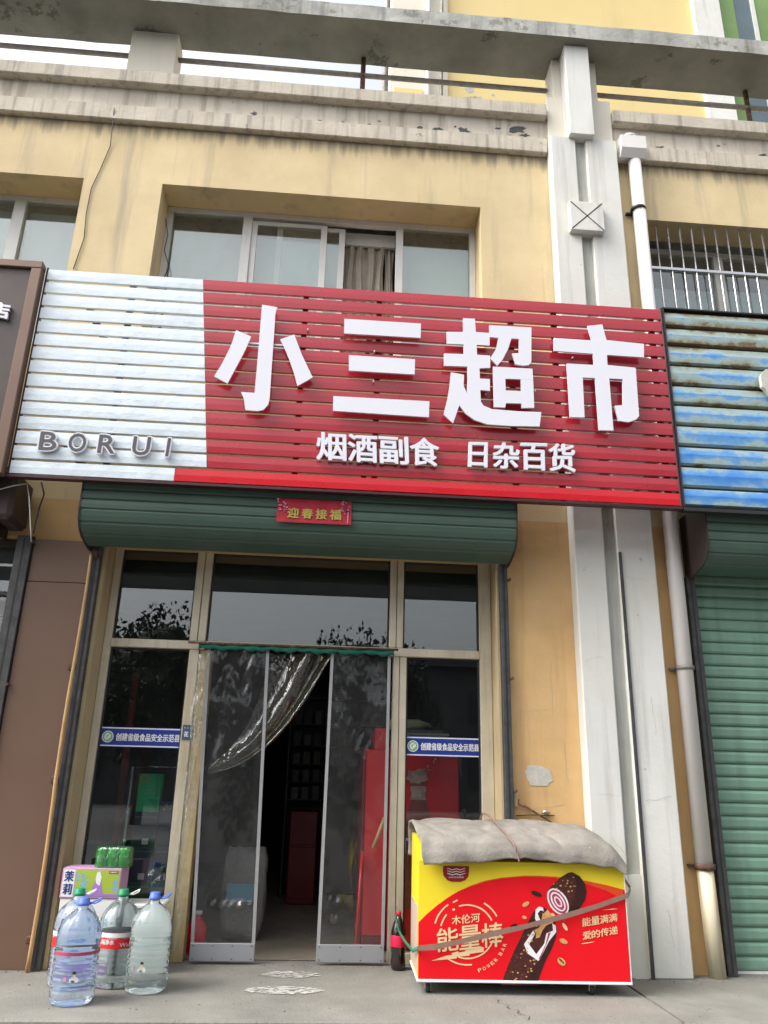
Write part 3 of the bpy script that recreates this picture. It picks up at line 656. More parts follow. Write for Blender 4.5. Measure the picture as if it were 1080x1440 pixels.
for a, b_, z0, z1 in ((-1.565, -1.005, 2.084, 2.765), (-.89, .465, 2.084, 2.765), (.57, 1.15, 2.084, 2.765), (-1.565, -.995, .07, 2.022), (.60, 1.15, .07, 2.022)):
    add('pane', bxs([(a, b_, FY+.012, FY+.017, z0, z1)]), 'glass', F)
    add('gasket', bxs([(a, a+.012, FY-.002, FY+.012, z0, z1), (b_-.012, b_, FY-.002, FY+.012, z0, z1), (a+.012, b_-.012, FY-.002, FY+.012, z1-.012, z1)]), 'black', F)
add('reveal', bx(-1.66, -1.622, .0, FY+.05, 0, 2.76), 'reveal', B); add('reveal', bx(1.242, 1.268, .0, FY+.05, 0, 2.76), 'reveal', B)
add('soffit', bxs([(-1.66, 1.268, .0, .3, 2.832, 3.0)]), 'reveal', B)

def strip(x0, x1, zc, label):
    t = thing('window_sticker', label, 'sticker', ((x0+x1)/2, FY+.0, zc))
    bm = bxs([(x0, x1, FY+.0095, FY+.0115, zc-.068, zc+.068)]); add('film', bm, 'blueband', t)
    for dz in (.060, -.060): add('stripe', bxs([(x0, x1, FY+.0083, FY+.0093, zc+dz-.004, zc+dz+.004)]), 'whiteprint', t)
    cx = x0+.055
    bm = BM(); lathe_pts = [(cx+.040*cos(2*pi*k/24), zc+.040*sin(2*pi*k/24)) for k in range(24)]
    quads(bm, lathe_pts, FY+.0081); add('emblem', bm, 'whiteprint', t)
    bm = BM(); quads(bm, [(cx+.034*cos(2*pi*k/24), zc+.034*sin(2*pi*k/24)) for k in range(24)], FY+.0074); add('emblem', bm, 'grnprint', t)
    bm = BM()
    quads(bm, [(cx+.024*cos(a), zc+.024*sin(a)) for a in [i*pi/8 for i in range(3, 13)]]+[(cx+.012*cos(a), zc+.012*sin(a)) for a in [i*pi/8 for i in range(12, 2, -1)]], FY+.0067)
    quads(bm, [(cx-.006, zc-.004), (cx+.018, zc+.02), (cx+.022, zc-.002), (cx+.004, zc-.018)], FY+.0067)
    add('emblem', bm, 'whiteprint', t)
    bm = BM(); text(bm, '创建省级食品安全示范县', rect(x0+.112, x1-.008, zc-.026, zc+.026), FY+.008, .025); add('lettering', bm, 'whiteprint', t)
strip(-1.562, -.998, 1.395, 'blue notice strip with white Chinese lettering on the left shop pane')
strip(.602, 1.148, 1.388, 'blue notice strip with white Chinese lettering on the right shop pane')
t = thing('door_notice', 'small grey blue notice stuck on the mullion left of the doorway', 'sticker', (-.93, FY-.03, 1.43))
add('card', bxs([(-.985, -.915, FY-.040, FY-.0365, 1.385, 1.487)]), 'cardb', t)
bm = BM(); text(bm, '花', rect(-.972, -.94, 1.405, 1.442), FY-.0412, .03); text(bm, '∙ ∙ ∙', rect(-.972, -.925, 1.462, 1.470), FY-.0412, .03); add('lettering', bm, 'whiteprint', t)

# ------------------------------------------------------------------ vinyl door curtains
def panel(name, tl, tr, br, bl, z0, z1, y, amp, label, folds=2.0, seed=0, dents=()):
    t = thing(name, label, 'door curtain', ((bl+br)/2, y, z0))
    bm = BM(); nx, nz = 44, 130; g = []
    def X(u, v): return (tl+(tr-tl)*u)*(1-v)+(bl+(br-bl)*u)*v
    def Y(u, v): return y+amp*(sin(u*folds*2*pi+seed+v*1.5)*(.6+.4*v)+.5*noise.noise((u*4+seed, v*7, 0)))+sum(a_*math.exp(-((u-du)/ru)**2-((v-dv)/rv)**2)*(1+.5*sin(u*40+v*60)) for du, dv, ru, rv, a_ in dents)
    for j in range(nz+1):
        v = j/nz; g.append([bm.verts.new((X(i/nx, v), Y(i/nx, v), z1+(z0+.10-z1)*v)) for i in range(nx+1)])
    for j in range(nz):
        for i in range(nx): bm.faces.new((g[j][i], g[j][i+1], g[j+1][i+1], g[j+1][i])).smooth = True
    add('sheet', bm, 'pvc', t)
    for e, w in ((0, .022), (1, .022)):
        bm = BM(); rows = []
        for j in range(nz+1):
            v = j/nz; x = X(e, v); yy = Y(e, v); s_ = -1 if e else 1; z = z1+(z0+.10-z1)*v
            rows.append([bm.verts.new((x, yy-.004, z)), bm.verts.new((x+s_*w, yy-.005, z)), bm.verts.new((x+s_*w, yy+.003, z)), bm.verts.new((x, yy+.003, z))])
        for j in range(nz):
            for k in range(4): bm.faces.new((rows[j][k], rows[j][(k+1) % 4], rows[j+1][(k+1) % 4], rows[j+1][k]))
        add('edge_tape', bm, 'tape', t)
    k_ = add('kick_plate', bxs([(bl, br, y-.012, y+.006, z0, z0+.105)], .003), 'kick', t)
    for i in range(4):
        for zz in (z0+.015, z0+.09): add('rivet', tube(BM(), [(bl+.02+(br-bl-.04)*i/3, y-.0155, zz), (bl+.02+(br-bl-.04)*i/3, y-.011, zz)], .004, 6), 'black', t)
    return t
panel('door_curtain', -.865, -.415, -.372, -.788, .018, 2.03, .185, .008, 'left clear vinyl door panel with grey edges and kick plate', 1.3, .5, ((.70, .07, .10, .05, -.022), (.66, .13, .07, .05, .02), (.72, .885, .16, .018, -.022), (.45, .86, .25, .02, .012)))
panel('door_curtain', .035, .478, .472, .028, .018, 2.03, .185, .008, 'right clear vinyl door panel with grey edges and kick plate', 1.2, 2.0, ((.32, .87, .16, .02, -.02), (.22, .90, .08, .02, .015), (.6, .3, .3, .06, .006)))
hd = thing('curtain_header', 'green cloth header strip holding the vinyl door panels', 'curtain header', (-.2, .17, 2.02))
bm = BM(); n = 48; ra = []
for i in range(n+1):
    x = -.925+(.50+.925)*i/n; zb = 2.018+.008*sin(i*1.9)+.006*sin(i*.8)
    ra.append([bm.verts.new((x, .165+.006*sin(i*1.3), 2.058)), bm.verts.new((x, .160+.006*sin(i*1.3+1), zb)), bm.verts.new((x, .172+.006*sin(i*1.3+1), zb)), bm.verts.new((x, .178, 2.058))])
for i in range(n):
    for k in range(4): bm.faces.new((ra[i][k], ra[i][(k+1) % 4], ra[i+1][(k+1) % 4], ra[i+1][k]))
add('cloth', bm, 'greentape', hd, smooth=True)
add('rod', tube(BM(), [(-1.0, .16, 2.062), (.53, .16, 2.062)], .008, 8), 'rust', hd)
# vinyl sheet drawn aside: gathered folds sweeping down to the left jamb
bm = BM(); NU, NV = 44, 44; g = []
def bez(a, b_, c, d, t): 
    return tuple(a[k]*(1-t)**3+3*b_[k]*t*(1-t)**2+3*c[k]*t*t*(1-t)+d[k]*t**3 for k in range(2))
for j in range(NV+1):
    v = j/NV
    up_ = bez((-.42, 2.02), (-.43, 1.78), (-.50, 1.42), (-.775, 1.22), v)
    lo_ = bez((.045, 2.02), (-.14, 1.64), (-.36, 1.20), (-.785, 1.165), v)
    row = []
    for i in range(NU+1):
        u = i/NU; amp = .030*(1-v)**.6+.012
        row.append(bm.verts.new((up_[0]*(1-u)+lo_[0]*u, .232-.004*v+amp*sin(u*u*2*pi*1.7+1.6*v+.5)*1.1+.012*noise.noise((u*6, v*3, 1)), up_[1]*(1-u)+lo_[1]*u)))
    g.append(row)
for j in range(NV):
    for i in range(NU): bm.faces.new((g[j][i], g[j][i+1], g[j+1][i+1], g[j+1][i])).smooth = True
solo('drawn_curtain', bm, 'pvcfold', 'clear vinyl sheet drawn aside in folds across the doorway top', 'door curtain', (-.35, .23, 2.02), smooth=True)
# stiff film rolled against the left jamb
bm = BM(); g = []
for j in range(31):
    v = j/30; z = 1.98-1.9*v
    g.append([bm.verts.new((-.925+.075*u/8+.012*sin(v*23+u), .165-.018*sin(pi*u/8)-.012*noise.noise((u*.8, v*9, 3)), z)) for u in range(9)])
for j in range(30):
    for i in range(8): bm.faces.new((g[j][i], g[j][i+1], g[j+1][i+1], g[j+1][i])).smooth = True
solo('crumpled_film', bm, 'pvcclear', 'crumpled clear film hanging in front of the left door jamb', 'plastic film', (-.89, .16, .08), smooth=True)

# ------------------------------------------------------------------ shop interior
struct('shop_floor', bxs([(-3.0, 3.0, FY+.06, 6.5, .0045, .0085)]), 'floor')
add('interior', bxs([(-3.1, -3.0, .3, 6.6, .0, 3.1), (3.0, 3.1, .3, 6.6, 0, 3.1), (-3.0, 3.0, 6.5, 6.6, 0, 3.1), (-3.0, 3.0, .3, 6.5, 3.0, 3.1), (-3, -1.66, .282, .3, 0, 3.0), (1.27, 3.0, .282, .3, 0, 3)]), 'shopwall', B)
def tr(o, *a): return o
# back shelf with small packets
sh = thing('shelf_unit', 'dark shelf unit with pale packets deep inside the doorway', 'shelf', (-.1, 3.2, 0))
for z in (.95, 1.13, 1.31, 1.50, 1.72, 2.0): add('shelf', bxs([(-.35, .75, 3.2, 3.5, z-.015, z)]), 'shelfm', sh)
for x in (-.36, .75): add('upright', bxs([(x, x+.02, 3.2, 3.5, 0, 2.1)]), 'shelfm', sh)
add('back_panel', bxs([(-.36, .77, 3.5, 3.51, 0, 2.1)]), 'shelfm', sh)
rp = random.Random(11)
for zi, z in enumerate((.95, 1.13, 1.31, 1.50, 1.72)):
    for i in range(6 if zi > 2 else 3):
        h = .10+rp.random()*.04; x = -.30+i*.11
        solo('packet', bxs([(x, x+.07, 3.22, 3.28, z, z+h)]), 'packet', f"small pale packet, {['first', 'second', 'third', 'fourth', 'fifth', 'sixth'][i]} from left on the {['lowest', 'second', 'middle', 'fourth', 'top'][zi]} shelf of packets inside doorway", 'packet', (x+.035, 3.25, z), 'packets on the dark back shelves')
cb = thing('red_cabinet', 'dim red cabinet standing at the back of the shop, seen through the doorway', 'cabinet', (-.15, 2.9, 0))
add('body', bxs([(-.28, .0, 2.75, 3.1, .0085, .85)], .01), 'coolredd', cb)
add('door', bxs([(-.27, -.01, 2.735, 2.748, .06, .52)], .004), 'coolredd', cb); add('door', bxs([(-.27, -.01, 2.735, 2.748, .54, .83)], .004), 'coolredd', cb)
# sack
bm = BM(); bmesh.ops.create_cube(bm, size=1)
bmesh.ops.subdivide_edges(bm, edges=bm.edges, cuts=7, use_grid_fill=True)
for v in bm.verts:
    x, y, z = v.co; k = 1-.25*abs(z*2)**3; v.co = Vector((x*.30*k*(1.05 if z < .3 else 1.15), y*.16*k, z*.62))+noise.noise_vector(v.co*6)*.02
    if z > .42: v.co.y *= .35
bmesh.ops.translate(bm, verts=bm.verts, vec=(-.53, .95, .33))
sk = solo('sack', bm, 'sack', 'white woven sack with blue print standing behind the left vinyl panel', 'sack', (-.60, .95, .02), smooth=True)
add('print_band', bxs([(-.65, -.43, .838, .842, .28, .40)]), 'sackblue', sk)
jg = thing('red_jug', 'red plastic jug on the floor behind the left vinyl panel', 'jug', (-.80, .45, .0085))
add('body', lathe(BM(), [(.055, 0), (.065, .02), (.065, .15), (.05, .19), (.022, .22), (.022, .24)], -.79, .46, .0085, 18), 'coolred', jg)
add('cap', lathe(BM(), [(.026, .24), (.026, .262)], -.79, .46, .0085, 14), 'paper', jg)

# red drinks cooler with bottle picture, behind the right pane
CK = thing('drinks_cooler', 'tall red drinks cooler with bottle picture behind the right pane', 'cooler', (.75, .65, 0))
add('cabinet', bxs([(.53, 1.03, .47, 1.15, .04, 1.375)], .01), 'coolred', CK)
add('side_trim', bxs([(.515, .527, .46, 1.15, .04, 1.39)]), 'coolredd', CK)
add('foot', bxs([(.56, .60, .5, .54, .0085, .04), (.96, 1.0, .5, .54, .0085, .04), (.56, .60, 1.0, 1.04, .0085, .04), (.96, 1.0, 1.0, 1.04, .0085, .04)]), 'black', CK)
bm = BM(); quads(bm, [(.60, .30), (.615, .62), (.63, .86), (.665, 1.0), (.675, 1.08), (.665, 1.10), (.672, 1.17), (.775, 1.17), (.782, 1.10), (.772, 1.08), (.782, 1.0), (.83, .86), (.86, .6), (.86, .3)], .4665); add('bottle_print', bm, 'brownbottle', CK)
bm = BM(); quads(bm, [(.665, 1.02), (.675, 1.07), (.665, 1.08), (.668, 1.115), (.78, 1.115), (.783, 1.08), (.772, 1.07), (.782, 1.02)], .4652); add('bottle_print', bm, 'glassprint', CK)
bm = BM(); pts = []
rp = random.Random(3)
for k in range(18):
    a = 2*pi*k/18; r = .05+.028*rp.random(); pts.append((.715+r*cos(a)*1.2, 1.185+r*sin(a)*.8))
quads(bm, pts, .4640); add('bottle_print', bm, 'glassprint', CK)
bm = BM(); rp = random.Random(14)
for k in range(26):
    u = rp.random(); x = .73+.13*u+rp.gauss(0, .012); z = 1.20+.12*u*u+rp.gauss(0, .014); q_ = rp.uniform(.003, .009)
    quads(bm, [(x+q_*cos(2*pi*j/6), z+q_*1.4*sin(2*pi*j/6)) for j in range(6)], .4638-.00002*k)
add('bottle_print', bm, 'glassprint', CK)
bm = BM(); text(bm, 'Ta', rect(.60, .70, .66, .76), .4630, .03); add('lettering', bm, 'whiteprint', CK)
# second narrow red cooler seen through the right vinyl panel
C2 = thing('drinks_cooler', 'narrow red cooler seen through the right vinyl panel', 'cooler', (.45, 1.15, 0))
add('cabinet', bxs([(.335, .50, .60, 1.2, .10, 1.37)], .01), 'coolred', C2); add('trim', bxs([(.318, .333, .59, 1.2, .03, 1.38)]), 'coolredd', C2)
add('top_box', bxs([(.405, .50, .62, 1.1, 1.374, 1.53)], .006), 'coolred', C2); add('base', bxs([(.34, .50, .585, 1.2, .0085, .098)], .004), 'coolredd', C2)
# folded cardboard and rolled mat lying on the cooler
rp = random.Random(5)
zz = 1.376
for i in range(7):
    th = .012+.008*rp.random(); w = .34+.12*rp.random(); x0 = .56+.05*rp.random()
    nm = ['blue printed', 'tan', 'grey'][i % 3]
    o = solo('folded_carton', bxs([(x0, x0+w, .5, .5+.3+.2*rp.random(), zz, zz+th)]), ['cardb', 'card', 'card'][i % 3], f"flat {nm} folded carton, {['lowest', 'second', 'third', 'fourth', 'fifth', 'sixth', 'topmost'][i]} of the pile on the red cooler", 'carton', (x0+w/2, .65, zz), 'folded cartons on the red cooler')
    zz += th+.004
solo('rolled_mat', tube(BM(), [(.52, .66, zz+.04), (.74, .66, zz+.045), (.84, .66, zz+.04)], [.04, .04, .012], 14), 'mattan', 'rolled tan mat lying on top of the folded cartons', 'mat', (.66, .66, zz), smooth=True)
solo('wooden_stick', tube(BM(), [(.39, .30, .70), (.47, .33, .90)], .013, 8), 'bamboo', 'short pale wooden stick hanging behind the right vinyl panel', 'stick', (.43, .32, .8))
solo('broom_handle', tube(BM(), [(.30, .50, .0085), (.33, .56, .66)], .012, 8), 'coolred', 'dull red broom handle leaning behind the right vinyl panel', 'broom', (.3, .5, .0085))
solo('hanging_bag', bxs([(1.035, 1.075, .60, .63, 1.18, 1.36)], .012), 'sack', 'small pale plastic bag hanging beside the red cooler', 'bag', (1.05, .6, 1.18))

# glass counter and gift boxes behind the left pane
gc = thing('glass_cabinet', 'glass display cabinet edge behind the left pane', 'cabinet', (-1.2, .6, 0))
add('corner_post', bxs([(-1.372, -1.358, .52, .535, .0085, 1.20)]), 'chrome', gc); add('top_edge', tube(BM(), [(-1.365, .527, 1.2), (-1.0, .527, 1.205)], .004, 6), 'chrome', gc)
add('base', bxs([(-1.34, -.96, .54, .95, .0085, .20)]), 'shelfm', gc)
def gift(x, z, w, h, m_, label, tagw=True, y=.60):
    t = thing('gift_box', label, 'gift box', (x+w/2, y, z), 'dark gift boxes behind the left pane')
    add('box', bxs([(x, x+w, y, y+.12, z, z+h)], .004), m_, t)
    add('lid_line', bxs([(x+.012, x+w-.012, y-.0025, y, z+h-.035, z+h-.032)]), 'tape', t)
    if tagw: add('price_tag', bxs([(x+w*.45, x+w*.45+.045, y-.003, y, z+.012, z+.052)]), 'paper', t)
for cx, nm in ((-1.335, 'left'), (-1.155, 'right')):
    for k, (z, m_) in enumerate(((.202, 'giftgreen'), (.432, 'giftnavy'), (.662, 'giftnavy'))):
        hgt = .228 if not (nm == 'right' and k == 2) else .30
        gift(cx, z, .172, hgt, m_, f"{['dark green', 'navy', 'navy'][k]} gift box, {['bottom', 'middle', 'top'][k]} of the {nm} column behind left pane", k > 0 and not (nm == 'right' and k == 2))
gb = thing('gift_bag', 'bright emerald gift bag standing on the navy gift boxes', 'gift bag', (-1.25, .62, .89))
add('bag', bxs([(-1.33, -1.165, .60, .70, .8905, 1.155)], .004), 'bag', gb)
bm = BM(); quads(bm, [(-1.325, .895), (-1.17, .895), (-1.248, .975)], .5985); add('fold', bm, 'bag', gb)
bm = BM(); quads(bm, [(-1.20, .985), (-1.17, 1.0), (-1.17, 1.15), (-1.21, 1.15)], .5985); quads(bm, [(-1.248, .98), (-1.172, .90), (-1.172, .98)], .5985); add('fold', bm, 'bagd', gb)
bm = BM()
for k in range(9):
    a = k*2*pi/9; c, s_ = cos(a), sin(a)
    quads(bm, [(-1.285+.01*c, 1.12+.01*s_), (-1.285+.035*c-.006*s_, 1.12+.03*s_+.006*c), (-1.285+.045*c, 1.12+.04*s_), (-1.285+.035*c+.006*s_, 1.12+.03*s_-.006*c)], .5975)
quads(bm, rect(-1.28, -1.20, 1.018, 1.022), .5975); quads(bm, rect(-1.262, -1.22, 1.038, 1.042), .5975)
add('leaf_print', bm, 'goldleaf', gb)
bm = BM(); rp = random.Random(8)
for k in range(16):
    a = rp.random()*2*pi; x = -1.085+rp.uniform(-.045, .045); z = .925+rp.uniform(-.02, .02)
    quads(bm, [(x-.012*cos(a), z-.012*sin(a)), (x-.004*sin(a), z+.004*cos(a)), (x+.012*cos(a), z+.012*sin(a)), (x+.004*sin(a), z-.004*cos(a))], .5965+.0001*k*.1)
add('leaf_print', bm, 'goldleaf', gb)
solo('red_post', bxs([(-1.505, -1.46, .75, .79, .0085, 1.9)]), 'coolredd', 'dull red post inside the shop behind the left pane', 'post', (-1.48, .77, .0085))
solo('grey_crate', bxs([(-1.60, -1.40, .36, .5, .0085, .70)], .01), 'foam', 'pale grey carton standing behind the green can pack inside left pane', 'carton', (-1.5, .43, .0085)).data.materials[0] = M['farwall']

# ------------------------------------------------------------------ neighbour shop at the left edge
NB = thing('neighbour_shop', 'dark glazed neighbouring shop front at the left edge', 'shop front', (-3.6, .1, 0))
add('pane', bxs([(-5.2, -2.26, .10, .106, 0, 2.74)]), 'glass', NB)
add('frame', bxs([(-2.27, -2.246, .02, .13, 0, 2.74), (-5.2, -2.27, .07, .13, 2.70, 2.74), (-5.2, -2.27, .07, .13, 2.335, 2.365)]), 'darkbrown', NB)
add('light_strip', bxs([(-5.2, -2.30, .095, .099, 2.19, 2.30)]), 'tape', NB)
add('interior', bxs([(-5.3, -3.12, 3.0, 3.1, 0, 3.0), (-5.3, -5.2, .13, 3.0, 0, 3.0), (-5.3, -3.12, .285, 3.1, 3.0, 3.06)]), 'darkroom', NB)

# ------------------------------------------------------------------ spring banner on the housing
t = thing('spring_banner', 'red festival banner with gold Chinese characters on the green housing', 'banner', (-.13, -.41, 2.82))
q = [(-0.386,2.989),(0.126,2.994),(0.133,2.815),(-0.384,2.816)]
bm = BM(); 
x0, x1, z0, z1 = -.388, .130, 2.822, 2.995
n = 24; ra = []
for i in range(n+1):
    x = x0+(x1-x0)*i/n; w_ = .003*sin(i*.9)
    ra.append([bm.verts.new((x, -.4265+w_*.4, z1)), bm.verts.new((x, -.428+w_, (z0+z1)/2)), bm.verts.new((x, -.4285-w_*.5, z0)), bm.verts.new((x, -.4245, z0)), bm.verts.new((x, -.4245, z1))])
for i in range(n):
    for k in range(5): bm.faces.new((ra[i][k], ra[i][(k+1) % 5], ra[i+1][(k+1) % 5], ra[i+1][k]))
add('paper', bm, 'redpaper', t)
bm = BM()
for i, ch in enumerate('迎春接福'):
    xx = x0+.075+i*.098; text(bm, ch, rect(xx, xx+.078, 2.852, 2.925), -.4335, .03)
add('lettering', bm, 'gold', t)
bm = BM(); rp = random.Random(2)
for s_, cx in ((0, x0+.03), (1, x1-.045)):
    for k in range(16):
        x = cx+rp.gauss(0, .016); z = 2.93+rp.gauss(0, .025); r = rp.uniform(.004, .010)
        quads(bm, [(x+r*cos(2*pi*j/5+k), z+r*sin(2*pi*j/5+k)) for j in range(5)], -.4333)
quads(bm, rect(x1-.028, x1-.020, 2.83, 2.96), -.4333)
add('blossom_print', bm, 'pinkprint', t)

# ------------------------------------------------------------------ main sign
SX0, SX1, SZ0, SZ1, SY = -2.20, 2.482, 3.052, 4.712, -.50
SG = thing('shop_sign', 'red and white slatted shop sign with large white Chinese characters', 'shop sign', (.14, SY, SZ0))
NS = 15; PITCH_S = (SZ1-SZ0-.004)/NS
SH = .090
def slat(x0, x1, z0, m_, tl=0.0, tr_=0.0, dy=0.0, SH=.090):
    """sheet channel: front skin with returned lips top and bottom"""
    bm = BM()
    prof = [(SY+dy+.026, z0+.004), (SY+dy+.003, z0), (SY+dy, z0+.003), (SY+dy-.0015, z0+SH*.5), (SY+dy, z0+SH-.003), (SY+dy+.003, z0+SH), (SY+dy+.026, z0+SH-.002)]
    n = len(prof); nx = max(1, int((x1-x0)/.12)); rings = []
    for i in range(nx+1):
        u = i/nx; ring = []
        for (y, z) in prof:
            xx0 = x0+tl*(z-z0)/SH; xx1 = x1+tr_*(z-z0)/SH; x = xx0+(xx1-xx0)*u
            ring.append(bm.verts.new((x, y+.0012*noise.noise((x*2.5, z*4, dy)), z)))
        rings.append(ring)
    for i in range(nx):
        for k in range(n): bm.faces.new((rings[i][k], rings[i][(k+1) % n], rings[i+1][(k+1) % n], rings[i+1][k]))
    bm.faces.new(rings[0]); bm.faces.new(rings[-1][::-1]); return bm
rs = random.Random(21)
for i in range(NS):
    z0 = SZ0+.006+i*PITCH_S; t_ = (z0-3.16)/(4.712-3.16)
    j0 = rs.uniform(-.0015, .0015)
    if i == 0: xa = -1.10; tl = 0
    else: xa = -.885-.178*t_; tl = -.178*SH/1.55
    add('slat', slat(SX0, xa-.001, z0+j0, 'whiteslat', 0, tl, rs.uniform(-.002, .002), .095 if i < 9 else .091), 'whiteslat', SG)
    add('slat', slat(xa+.001, SX1, z0+j0, 'redslat', tl, 0, rs.uniform(-.002, .002), .095 if i < 9 else .091), 'redbright' if i == 0 else 'redslat', SG)
add('frame', bxs([(SX0-.016, SX1+.016, SY-.004, SY+.05, SZ0-.022, SZ0-.002), (SX1+.002, SX1+.018, SY-.002, SY+.05, SZ0, SZ1), (SX0-.016, SX0-.002, SY+.004, SY+.05, SZ0, SZ1)], .002), 'signframe', SG)
for x in (-1.60, -.30, .26, 1.28, 1.62, 2.40): add('mounting_bar', bxs([(x, x+.04, SY+.030, SY+.065, SZ0, SZ1-.02)]), 'rust', SG)
for x in (-1.9, 0.2, 2.3):
    for z in (3.3, 4.4): add('wall_bracket', bxs([(x, x+.04, SY+.066, 0, z, z+.04)]), 'rust', SG)
LY = -.562
LETTERS = [
 [[(-0.597,4.465),(-0.483,4.451),(-0.494,4.398),(-0.491,4.213),(-0.489,3.908),(-0.486,3.698),(-0.493,3.646),(-0.525,3.603),(-0.565,3.591),(-0.649,3.594),(-0.669,3.687),(-0.691,3.734),(-0.596,3.733),(-0.595,3.936),(-0.596,4.242)],
  [(-0.769,4.235),(-0.655,4.189),(-0.676,4.118),(-0.695,4.057),(-0.733,3.953),(-0.792,3.795),(-0.891,3.846),(-0.848,3.945),(-0.811,4.049),(-0.787,4.137)],
  [(-0.443,4.180),(-0.345,4.229),(-0.279,4.064),(-0.191,3.883),(-0.296,3.808),(-0.329,3.918),(-0.362,4.005),(-0.399,4.092)]],
 [[(0.018,4.389),(0.591,4.389),(0.590,4.266),(0.020,4.264)],
  [(0.063,4.084),(0.550,4.083),(0.548,3.957),(0.067,3.957)],
  [(-0.036,3.743),(0.658,3.745),(0.655,3.618),(-0.034,3.627)]],
 [[(0.911,4.459),(1.001,4.462),(1.006,4.347),(1.112,4.345),(1.109,4.238),(1.011,4.237),(1.013,4.152),(1.111,4.152),(1.110,4.049),(1.029,4.040),(1.031,3.955),(1.105,3.955),(1.103,3.858),(1.032,3.861),(1.035,3.764),(1.054,3.735),(1.114,3.711),(1.306,3.705),(1.479,3.709),(1.461,3.593),(1.238,3.585),(1.080,3.587),(0.985,3.616),(0.923,3.661),(0.876,3.727),(0.830,3.581),(0.761,3.645),(0.793,3.792),(0.805,3.882),(0.817,3.993),(0.913,3.978),(0.909,3.888),(0.932,3.828),(0.939,3.953),(0.938,4.048),(0.765,4.044),(0.765,4.146),(0.912,4.151),(0.912,4.234),(0.787,4.230),(0.785,4.333),(0.910,4.340)],
  [(1.110,4.413),(1.433,4.417),(1.421,4.121),(1.401,4.092),(1.359,4.084),(1.302,4.091),(1.277,4.181),(1.330,4.189),(1.334,4.310),(1.276,4.310),(1.249,4.220),(1.205,4.125),(1.163,4.071),(1.110,4.128),(1.158,4.214),(1.177,4.308),(1.111,4.311)],
  [(1.130,4.061),(1.427,4.063),(1.429,3.972),(1.220,3.966),(1.221,3.869),(1.219,3.766),(1.214,3.731),(1.130,3.729)],
  [(1.336,3.968),(1.429,3.971),(1.428,3.741),(1.334,3.735),(1.336,3.871)],
  [(1.221,3.869),(1.336,3.871),(1.334,3.770),(1.218,3.766)]],
 [[(1.869,4.462),(1.986,4.484),(2.010,4.348),(2.300,4.335),(2.290,4.218),(2.004,4.220),(2.002,4.133),(2.218,4.124),(2.210,3.722),(2.187,3.694),(2.127,3.668),(2.051,3.674),(2.031,3.796),(2.094,3.804),(2.110,4.021),(2.007,4.020),(2.008,3.593),(1.900,3.590),(1.899,4.016),(1.805,4.015),(1.799,3.686),(1.691,3.682),(1.690,4.125),(1.898,4.126),(1.896,4.222),(1.596,4.226),(1.602,4.338),(1.895,4.337)]],
]
for shapes in LETTERS:
    bm = BM()
    for q_ in shapes: prism(bm, q_, LY, LY+.015, 0, 1)
    add('letter', bm, ('letter', 'letterside'), SG)
for xa, xb, zc in [(-0.670,-0.592,4.142),(-0.486,-0.423,4.141)]: add('letter_rod', bxs([(xa, xb, LY+.012, LY+.022, zc-.005, zc+.005)]), 'letter', SG)
for x, z in ((-.55, 4.25), (-.25, 4.3), (.25, 4.4), (.25, 4.15), (.25, 3.9), (1.02, 4.3), (1.08, 3.85), (1.45, 3.9), (1.75, 4.2), (1.85, 3.8), (2.2, 4.0)): add('standoff', tube(BM(), [(x, LY+.03, z), (x, SY+.03, z)], .006, 6), 'chrome', SG)
# sub line, one letter piece per character
def chars(body, quad, bold, y, m_=('letter', 'letterside'), gap=.06):
    tl, tr_, br, bl = [Vector(v) for v in quad]; n = len(body)
    for i, ch in enumerate(body):
        a = i/n+gap/2/n; b_ = (i+1)/n-gap/2/n
        if ch == '日': a += .035; b_ -= .035
        q_ = [tuple(tl.lerp(tr_, a)), tuple(tl.lerp(tr_, b_)), tuple(bl.lerp(br, b_)), tuple(bl.lerp(br, a))]
        bm = BM(); text(bm, ch, q_, y, bold, .022, 0, 1); add('letter', bm, m_, SG)
chars('烟酒副食', [(-0.148,3.468),(0.735,3.465),(0.745,3.251),(-0.137,3.256)], .022, -.535)
chars('日杂百货', [(0.915,3.453),(1.726,3.484),(1.724,3.261),(0.908,3.260)], .022, -.535)
bl_ = [(-2.026,3.359),(-1.114,3.359),(-1.119,3.225),(-2.023,3.226)]
tl, tr_, br, bl = [Vector(v) for v in bl_]
def heavy(bm, ch, quad, k, y, depth, mi, side):
    for i in range(9):
        dx, dz = (0, 0) if i == 8 else (k*cos(i*pi/4), k*sin(i*pi/4))
        text(bm, ch, [(q[0]+dx, q[1]+dz) for q in quad], y-.00006*i, 0, depth, mi, side)
    return bm
for i, ch in enumerate('BORUI'):
    a = (0, .215, .435, .69, .945)[i]; w = .125 if ch != 'I' else .018
    q_ = [tuple(tl.lerp(tr_, a)), tuple(tl.lerp(tr_, a+w)), tuple(bl.lerp(br, a+w)), tuple(bl.lerp(br, a))]
    add('letter', heavy(BM(), ch, q_, .012, -.530, .014, 0, 1), ('letter', 'letterside'), SG)
    add('letter_face', heavy(BM(), ch, q_, .0022, -.5325, 0, 0, 0), 'greyletter', SG)

